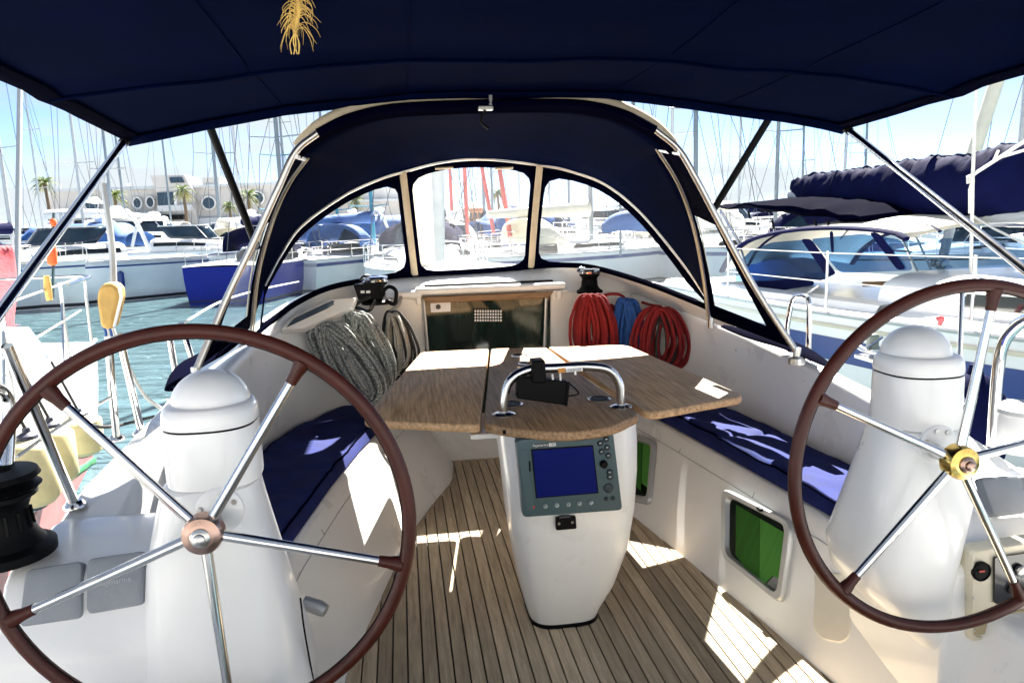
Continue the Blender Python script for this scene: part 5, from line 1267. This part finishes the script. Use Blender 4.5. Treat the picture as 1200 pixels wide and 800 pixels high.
def far_cruiser(label, L_=9.0, B=3.1, fb=1.35, hull=white_b, fly=False, canvas=None, grp='motor cruisers moored across the water'):
    root = thing('motor_cruiser', label, 'motor boat', Z0, grp)
    tr = lambda p: Vector((p.x+.09*max(0, p.x-L_*.8)*p.z, p.y, p.z))
    hb, sheer, f = add_hull(root, L_, B, fb, tr, hull, white_b, ((.03, .10, anti), (.86, .90, stripe_b if not fly else win_dark)), ns=16, stern=.94)
    hs = MB()
    def house(u, v, s0=L_*.30, s1=L_*.74, w0=B*.40, h=.62, z0=fb):
        s = lerp(s0, s1, u); w = lerp(w0, w0*.45, max(0, u-.3)**1.6*1.6); an = PI*v; c, sn = math.cos(an), math.sin(an); d = (abs(c)**4+abs(sn)**4)**-.25
        return Vector((s, w*c*d, z0+h*(1-.75*max(0, u-.35)**1.4*1.5)*sn*d))
    hs.grid(house, 14, 16); ho = obj('deckhouse', hs, white_b, root)
    for sd in (0, 1):
        wv = (lambda u, v: house(lerp(.05, .62, u), lerp(.13, .20, v) if sd == 0 else lerp(.80, .87, v))*1.0+Vector((0, .02*(1 if sd == 0 else -1), .01)))
        obj('side_window', MB().grid(wv, 10, 2), win_dark, ho)
    # windscreen: tinted band wrapped round the front, sloped
    zs = fb+.60
    def scr(u, v):
        an = lerp(-1, 1, u); x = L_*.60-abs(an)**2.4*L_*.20-v*.55; return Vector((x, an*B*.36*(1-.12*v), zs+v*.55-.25*(1-abs(an))*(1-v)*.5))
    sf_ = obj('windscreen', MB().grid(scr, 18, 4), win_blue, root, solid=.02)
    obj('screen_frame', MB().tube([scr(i/20, 1.0) for i in range(21)], .035, 6), white_b if not fly else win_dark, sf_)
    for u in (.25, .5, .75): obj('screen_post', MB().tube([scr(u, 0), scr(u, 1)], .022, 5), white_b, sf_)
    if fly:
        obj('hardtop', MB().grid(lambda u, v: house(u, v, L_*.16, L_*.50, B*.40, .85, fb+.62), 10, 12), white_b, root)
        wb = MB()
        for sd in (0, 1): wb.grid(lambda u, v: house(lerp(.1, .95, u), lerp(.12, .24, v) if sd == 0 else lerp(.76, .88, v), L_*.16, L_*.50, B*.41, .85, fb+.62), 10, 2)
        wb.grid(lambda u, v: house(lerp(.80, .99, v), lerp(.24, .76, u), L_*.16, L_*.505, B*.41, .87, fb+.62), 10, 2)
        obj('saloon_window', wb, win_dark, root)
        obj('fly_coaming', MB().grid(lambda u, v: house(u, v, L_*.12, L_*.44, B*.36, .55, fb+1.42), 8, 12), white_b, root)
    ar = MB()
    ar.tube(smooth_path([(L_*.22, -B*.42, fb+.3), (L_*.26, -B*.38, fb+1.35+fly*.8), (L_*.27, 0, fb+1.5+fly*.8), (L_*.26, B*.38, fb+1.35+fly*.8), (L_*.22, B*.42, fb+.3)], 5), .07, 8)
    aa = obj('radar_arch', ar, white_b, root)
    obj('radar_dome', MB().lathe([(.05, 0), (.28, .05), (.30, .16), (.18, .26), (.02, .29)], (L_*.27, 0, fb+1.54+fly*.8), 14), white_b, aa)
    if canvas:
        cvm = MB(); cvm.grid(lambda u, v: Vector((lerp(L_*.04, L_*.44, u), B*.40*math.cos(PI*v), fb+.25+(1.15 if u > .2 else .7)*math.sin(PI*v)**.5)), 8, 12); obj('camper_canvas', cvm, canvas, root, solid=.02)
    rl = MB()
    for sd in (1, -1):
        for i in range(7):
            p = f(.45+i*.085, 1, sd); rl.tube([p, p+Vector((.06, 0, .55))], .016, 4)
        rl.tube([f(.45+i*.085, 1, sd)+Vector((.06, 0, .55)) for i in range(7)], .018, 5)
    obj('bow_rail', rl, steel, root)
    obj('rub_rail', MB().tube([f(i/16, .95, 1, .02) for i in range(16)], .035, 5), white_d, root)
    for s in (.35, .55): obj('fender', MB().lathe([(.03, 0), (.1, .06), (.1, .5), (.03, .56)], f(s, .35, 1, .12), 10), stripe_b if hull != white_b else white_d, root)
    return root
def put(o, px, D, rz, ax=0.0, z=WZ, sc_=1.0):
    """place a boat so that its local point (ax,0,0) stands over the water at distance D under pixel column px"""
    lo = at(px, 300, y=D); off = Matrix.Rotation(rz, 3, 'Z') @ Vector((ax*sc_, 0, 0))
    o.location = (lo.x-off.x, lo.y-off.y, z); o.rotation_euler = (0, 0, rz); o.scale = (sc_,)*3
    return o
# --- prototypes
s1 = far_sail('white sailing yacht with tall pale mast at the far left edge of the harbour', mast=mast_w, canvas=cv_navy, mh=15)
put(s1, 18, 36, R(80), 5.9)
s2 = far_sail('sailing yacht with blue canopy and blue mast behind the left sprayhood window', canvas=cv_blue, mast=mast_b, stripe=stripe_b, mh=7.6)
put(s2, 399, 38, R(72), 5.9)
s3 = far_sail('royal blue hulled sailing yacht lying bow on right of the pale blue cruiser', hull=blue_hull, canvas=cv_navy, mast=mast_g, mh=14)
put(s3, 262, 24, R(80), 0)
s4 = far_sail('white sailing yacht with red mast and red furled jib in the middle window', mast=mast_r, canvas=cv_white, mh=17, jib=mast_r, stripe=boot_red)
put(s4, 549, 30, R(-75), 5.9)
s5 = far_sail('white sailing yacht with navy boom cover in the right sprayhood window', mast=mast_g, canvas=cv_cream, mh=15, hood=True, stripe=stripe_b)
put(s5, 694, 26, R(20), 5.9)
SL = [(s1, 103, 44, 100, 'yacht whose thin mast rises just right of the first palm'), (s5, 137, 48, -80, 'yacht with thin mast standing left of the second palm'), (s3, 152, 62, 85, 'blue hulled yacht farther off with mast left of the round windows'),
      (s1, 55, 66, 95, 'small distant yacht with mast in front of the leftmost palm'), (s5, 205, 70, 80, 'distant yacht below the slanted tower of the white building'), (s5, 261, 40, 110, 'yacht with mast beside the left black awning strut'),
      (s1, 286, 50, -85, 'yacht with pale mast between the black strut and the sprayhood'), (s3, 340, 58, 100, 'blue hulled yacht with mast over the left shoulder of the sprayhood'), (s5, 386, 46, -95, 'yacht with mast appearing just left of the cream sprayhood edge'),
      (s2, 335, 34, 100, 'low yacht with blue covers nearest the left sprayhood window'), (s2, 440, 32, 60, 'yacht with dark blue sprayhood box behind the left window'), (s1, 500, 20, -88, 'yacht mostly hidden behind the wide cream mast in the middle window'), (s1, 520, 26, -84, 'pale yacht crowded right of the wide cream mast in the middle window'),
      (s4, 532, 36, -70, 'second yacht with red mast, left of the thicker red one'), (s3, 569, 40, 95, 'yacht with dark mast left of the distant tall palm'), (s3, 579, 52, 80, 'yacht with dark mast right in front of the distant tall palm'), (s1, 611, 60, -80, 'distant yacht with thin mast at the right of the middle window'),
      (s5, 668, 44, -90, 'yacht with two thin mast lines at the left of the right window'), (s1, 645, 58, 85, 'distant yacht beside the right beige window pillar'), (s1, 786, 34, 95, 'yacht with mast rising over the right shoulder of the sprayhood'), (s5, 815, 26, -85, 'yacht with grey mast and spreaders right of the sprayhood'), (s3, 907, 30, 88, 'yacht with dark mast beside the right black awning strut'),
      (s1, 864, 48, 100, 'distant yacht with thin mast between strut and sprayhood'), (s5, 938, 52, -95, 'distant yacht with thin mast over the end of the boom cover'), (s1, 985, 40, 92, 'yacht with mast above the middle of the boom cover'), (s5, 1010, 46, -92, 'yacht with mast just right of the awning corner'), (s1, 1184, 19, 88, 'yacht with thick pale mast above the right end of the boom cover'), (s5, 740, 30, 150, 'white yacht with blue sail bag behind the right window, closest one')]
for src, px, D, deg, lb in SL:
    o = dup(src, (0, 0, 0), 0, lb); put(o, px, D, R(deg), 5.9)
# cream furled genoa near the middle window, raked spar at right
tag(obj('furled_sail', MB().tube([at(514, 330, y=14), at(512, 190, y=14), at(509, 20, y=14)], [.13, .13, .10], 10), cv_white), 'white furled headsail just right of the wide cream mast', 'furled sail')
tag(obj('furled_sail', MB().tube([at(1128, 225, y=13), at(1140, 182, y=13), at(1173, 80, y=13), at(1200, -10, y=13)], .13, 10), cv_cream), 'slanting cream furled headsail above the boom cover at right', 'furled sail')
bl = MB(); rg = []
c1_ = [at(a, b_, y=13) for a, b_ in ((706, 262), (716, 252), (735, 246), (760, 249), (775, 262))]; c2_ = [at(a, b_, y=13) for a, b_ in ((706, 272), (722, 272), (745, 270), (762, 272), (775, 275))]
for a, b_ in zip(resample(smooth_path(c1_, 4), 16), resample(smooth_path(c2_, 4), 16)):
    c = a.lerp(b_, .5); h = (a-b_).length/2; rg.append([c+Vector((0, h*1.0*math.cos(2*PI*k/12), h*math.sin(2*PI*k/12)+.02*noise.noise(Vector((c.x*3, k, 0))))) for k in range(12)])
tag(obj('sail_bag', MB().loft(rg), cv_blue), 'blue sail bag seen through the right sprayhood window', 'sail bag')
# wind generator on a far stern
t = thing('wind_generator', 'small wind generator on a pole through the right sprayhood window', 'wind generator', at(727, 262, y=18))
obj('pole', MB().tube([at(727, 300, y=18), at(727, 240, y=18)], .03, 6), mast_g, t)
for a, b_ in ((715, 228), (741, 236), (720, 246)): obj('blade', MB().tube([at(727, 239, y=18), at(a, b_, y=18)], [.05, .03], 6, flat=.3), mast_g, t)
# cruisers
k1 = far_cruiser('pale blue hulled motor cruiser with blue windscreen in front of the white building', hull=blue_pale); put(k1, 220, 29.5, R(222), 0)
k2 = far_cruiser('white motor cruiser with arched windscreen left of the pale blue one', canvas=cv_blue); put(k2, 92, 25, R(-24), 9)
k3 = far_cruiser('large white flybridge yacht with black window band behind the pale blue cruiser', L_=14, B=4.2, fb=1.7, fly=True); put(k3, 185, 46, R(-6), 7)
k4 = far_cruiser('white motor cruiser under white canvas beside the left black strut', canvas=cv_white, fb=1.5); put(k4, 268, 44, R(160), 4)
CL = [(k3, 95, 62, 172, 7, 'flybridge yacht with dark windows left of the big flybridge'), (k3, 30, 70, -8, 7, 'distant flybridge yacht at the far left edge'), (k2, 110, 52, 12, 4.5, 'white cruiser with blue canvas between two flybridge yachts'), (k4, 230, 56, -10, 4.5, 'white canvas covered cruiser under the third palm'), (k3, 150, 80, 5, 7, 'farthest flybridge yacht in front of the building windows'),
      (k2, 400, 40, 185, 4.5, 'blue canvas cruiser behind the left window'), (k4, 455, 48, 10, 4.5, 'white cruiser at the right of the left window'), (k2, 590, 44, 190, 4.5, 'blue canvas cruiser below the tall distant palm'), (k4, 625, 54, -5, 4.5, 'white cruiser low in the middle window'), (k4, 540, 62, 8, 4.5, 'white cruiser below the ochre building'), (k2, 650, 36, 15, 4.5, 'blue canvas cruiser by the right beige pillar'),
      (k3, 700, 60, 175, 7, 'flybridge yacht far off in the right window'), (k4, 760, 30, -160, 4.5, 'white canvas cruiser behind the blue sail bag'), (k1, 800, 44, 20, 4.6, 'pale blue cruiser beside the right hoop of the sprayhood'), (k4, 860, 34, 8, 4.5, 'white cruiser behind the folded black awning'), (k2, 960, 32, 190, 4.5, 'blue canvas cruiser behind the neighbouring sprayhood'), (k3, 1135, 19, 178, 7, 'white motor yacht with dark window bands behind the right wheel'), (k4, 1040, 44, 5, 4.5, 'white cruiser far behind the boom cover'), (k1, 240, 36, -10, 4.6, 'pale blue cruiser half behind the royal blue bow'), (k2, 75, 40, 165, 4.5, 'blue canvas cruiser behind the slanting steel pole')]
for src, px, D, deg, ax, lb in CL:
    o = dup(src, (0, 0, 0), 0, lb); put(o, px, D, R(deg), ax, sc_=.6 if px == 1135 else 1.0)

# ------------------------------------------------------------------ waterfront buildings, palms
BD = 118
def bpt(px, py_, d=0): return at(px, py_, y=BD+d)
GZ = 1.15
def face(name, px, d, dep, m, par, bev=0):
    P = [bpt(a, b_, d) for a, b_ in px]; return obj(name, MB().prism(P, (0, dep, 0)), m, par, smooth=False)
b1 = thing('waterfront_building', 'long white waterfront building with round windows and slanted tower', 'building', bpt(185, 290))
face('wall', [(58, 224), (332, 216), (334, 296), (58, 300)], 0, 14, wall_w, b1)
face('roof_slab', [(56, 221.5), (334, 213), (334, 216.5), (56, 225)], -.8, 15, white_d, b1)
face('tower', [(176, 206), (216, 205), (226, 222), (232, 262), (196, 263)], -1.6, 8, wall_w, b1)
face('tower_screen', [(198, 208), (213, 207.5), (216, 214), (200, 214.5)], -1.9, .3, win_blue, b1)
gl = face('glazing', [(184, 226), (203, 225), (205, 246), (186, 247)], -1.9, .3, win_blue, b1)
face('glazing_mullion', [(203, 225), (206, 225), (208, 247), (205, 247)], -2.2, .5, white_b, b1)
face('balcony_front', [(184, 241), (226, 239.5), (227, 246), (185, 248)], -2.6, .3, white_d, b1)
face('roof_box', [(237, 208), (257, 207), (257, 222), (237, 222)], -.5, 6, wall_w, b1)
for px, py_, m_ in ((161.5, 238, win_dark), (176.5, 237, win_dark), (245, 238, win_blue), (108, 240, win_blue), (302, 232, win_blue)):
    c = bpt(px, py_, -.35); Ry = Matrix.Rotation(PI/2, 3, 'X')
    w_ = 1.0 if m_ is win_dark else 1.15
    fr_ = obj('round_window', MB().lathe([(.72*w_*(.7 if m_ is win_dark else 1), -.2), (.72*w_*(.7 if m_ is win_dark else 1), .25)], c, 24, Ry, sy=1.4 if m_ is win_dark else 1), m_, b1)
    rg = [c+Vector((math.cos(2*PI*k/24)*.82*w_*(.7 if m_ is win_dark else 1), -.25, math.sin(2*PI*k/24)*.82*w_*(.98 if m_ is win_dark else 1))) for k in range(24)]
    obj('window_rim', MB().tube(rg, .12, 6, closed=True), white_b, fr_)
face('awning', [(62, 254), (164, 249), (166, 256), (62, 261)], -3.0, 3, white_d, b1)
for i in range(9):
    x0 = 66+i*11.2; face('shop_window', [(x0, 262), (x0+9.4, 261.6), (x0+9.4, 274), (x0, 274.5)], -.3, .4, win_dark, b1)
for i in range(5):
    x0 = 172+i*12; face('shop_window', [(x0, 252-i*.3), (x0+10, 251.6-i*.3), (x0+10, 262), (x0, 262.5)], -.3 if i > 1 else -2.2, .4, win_dark, b1)
face('lower_wall', [(230, 256), (334, 251), (334, 296), (230, 296)], -1.2, 1.0, white_d, b1)
for px in (160, 205): face('louvre', [(px-14, 252), (px+14, 251), (px+14, 257), (px-14, 258)], -2.6, .3, black, b1)
for i in range(4): obj('roof_pipe', MB().tube([bpt(70+i*40, 222-i*.6, 2), bpt(70+i*40, 216-i*.6, 2)], .25, 6), white_d, b1)
b2 = thing('terrace_building', 'white terraced building behind the left sprayhood window', 'building', bpt(430, 290))
face('wall', [(340, 238), (490, 234), (490, 300), (340, 300)], 4, 12, wall_w, b2)
face('upper_storey', [(410, 222), (470, 220), (470, 237), (410, 238)], 5, 10, wall_w, b2)
face('roof_slab', [(338, 236), (492, 232), (492, 235), (338, 239)], 2.5, 14, white_d, b2)
for i in range(9): face('window', [(352+i*15, 254-i*.3), (361+i*15, 254-i*.3), (361+i*15, 266-i*.3), (352+i*15, 266-i*.3)], 3.6, .5, win_dark, b2)
face('dark_door', [(398, 262), (408, 262), (408, 274), (398, 274)], 3.4, .3, win_dark, b2)
def house_b(name, label, px0, px1, py0, d, m, nwin, roof=True):
    t = thing(name, label, 'building', bpt((px0+px1)/2, 285, d))
    face('wall', [(px0, py0), (px1, py0-(px1-px0)*.02), (px1, 292), (px0, 292)], d, 12, m, t)
    if roof: 
        P = [bpt(px0-2, py0+.5, d-.8), bpt(px1+2, py0-.3, d-.8), bpt(px1-6, py0-8, d+6), bpt(px0+6, py0-8, d+6)]
        obj('roof', MB().prism(P, (0, .2, -.5)), roof_r, t, smooth=False)
    for i in range(nwin):
        for j in range(2):
            x0 = lerp(px0, px1, (i+.3)/nwin); w = (px1-px0)/nwin*.4
            face('window', [(x0, py0+6+j*13), (x0+w, py0+6+j*13), (x0+w, py0+14+j*13), (x0, py0+14+j*13)], d-.3, .4, win_dark, t)
    return t
house_b('ochre_building', 'tall ochre building left of the distant tall palm', 549, 566, 244, 30, wall_o, 3)
house_b('pink_building', 'low pink building right of the distant tall palm', 572, 606, 262, 20, wall_p, 4)
house_b('pale_house', 'small pale house with red roof at the right of the middle window', 607, 628, 265, 34, wall_w, 3)
house_b('white_house', 'white house with red roof in the right sprayhood window', 640, 676, 262, 40, wall_w, 4)
house_b('ochre_house', 'low ochre house with red roof behind the second sail in the right window', 700, 745, 264, 44, wall_p, 5)
def palm(px, crown_py, D, label, r=2.3, seed=0, base_z=1.0, m_=palm_l):
    g = random.Random(seed); top = at(px, crown_py, y=D); base = Vector((top.x, top.y, base_z))
    t = thing('palm_tree', label, 'palm tree', base, 'palm trees along the waterfront')
    H = top.z-base_z
    obj('trunk', MB().tube([base, base+Vector((.15, 0, H*.5)), top+Vector((0, 0, -.2))], [.24, .19, .17], 10), bark, t)
    cr = MB(); dry = MB()
    for i in range(34):
        a = g.uniform(0, 2*PI); el = g.uniform(-.75, 1.25); L_ = r*g.uniform(.85, 1.25)
        d = Vector((math.cos(a), math.sin(a), 0)); mb = cr if el > -.35 else dry
        pts = []
        for k in range(7):
            u = k/6; pts.append(top+d*L_*u*math.cos(el*.8)*(1-.1*u)+Vector((0, 0, L_*(math.sin(el)*u*.9-.55*u*u))))
        sd = Vector((-d.y, d.x, 0))
        for k in range(1, 7):
            p, q = pts[k-1], pts[k]; u = k/6
            for s_ in (1, -1):
                for z_ in range(2):
                    o_ = p.lerp(q, z_*.5); w = .46*math.sin(PI*min(.96, u*.8+.18))*g.uniform(.7, 1.1)
                    tip = o_+(q-p).normalized()*w*.55+sd*s_*w*.75+Vector((0, 0, -w*.35))
                    e1 = (q-p)*.35
                    mb.add([o_, o_+e1, tip], [(0, 1, 2)])
        mb.tube(pts, [.05*(1-.8*k/6) for k in range(7)], 4)
    obj('crown', cr, m_, t, smooth=False)
    if dry.v: obj('dry_fronds', dry, palm_y, t, smooth=False)
    return t
palm(52, 213, 96, 'leftmost palm tree, standing apart at the end of the white building', 1.75, 1)
palm(134, 228, 100, 'palm tree between two thin masts before the white building', 1.9, 2)
palm(214, 222, 98, 'palm tree beside the slanted tower of the white building', 1.8, 3)
palm(290, 228, 98, 'palm tree half hidden by the left black strut', 1.9, 4)
palm(416, 234, 92, 'palm tree seen in the upper part of the left sprayhood window', 1.7, 5)
palm(583, 226, 112, 'tall thin palm tree in the middle sprayhood window', 1.9, 6)
palm(268, 240, 104, 'small palm tree beside the building right of the tower', 1.3, 7)
def tree(px, py_, D, w, label, seed):
    g = random.Random(seed); c = at(px, py_, y=D); base = Vector((c.x, c.y, 1.0))
    t = thing('broadleaf_tree', label, 'tree', base, 'trees behind the waterfront')
    obj('trunk', MB().tube([base, base+Vector((.2, 0, (c.z-1)*.5)), c], [.35, .25, .15], 7), bark, t)
    lf = MB()
    for i in range(900):
        v = Vector((g.gauss(0, 1), g.gauss(0, 1), g.gauss(0, 1))).normalized()*g.random()**.4
        p = c+Vector((v.x*w, v.y*w, v.z*w*.55+.25*w*noise.noise(Vector((v.x*2+seed, v.y*2, 0))))); s_ = g.uniform(.18, .4)
        d1 = Vector((g.uniform(-1, 1), g.uniform(-1, 1), g.uniform(-1, 1))).normalized()*s_; d2 = d1.orthogonal().normalized()*s_
        lf.add([p-d1, p+d2, p+d1, p-d2], [(0, 1, 2, 3)])
    obj('crown', lf, bush_m, t, smooth=False)
for i, (px, py_, D, w, lb) in enumerate(((613, 261, 140, 2.6, 'round tree right of the pink building'), (640, 264, 150, 3.4, 'broad tree beside the right beige window pillar'), (690, 266, 150, 3.0, 'low tree in the right sprayhood window'), (655, 262, 160, 2.2, 'small dark tree behind the white house'), (300, 236, 135, 3.2, 'tree behind the right end of the white building'), (365, 236, 140, 3.5, 'tree behind the terraced building'))):
    tree(px, py_, D, w, lb, 20+i)
# low tree line on the far shore behind everything
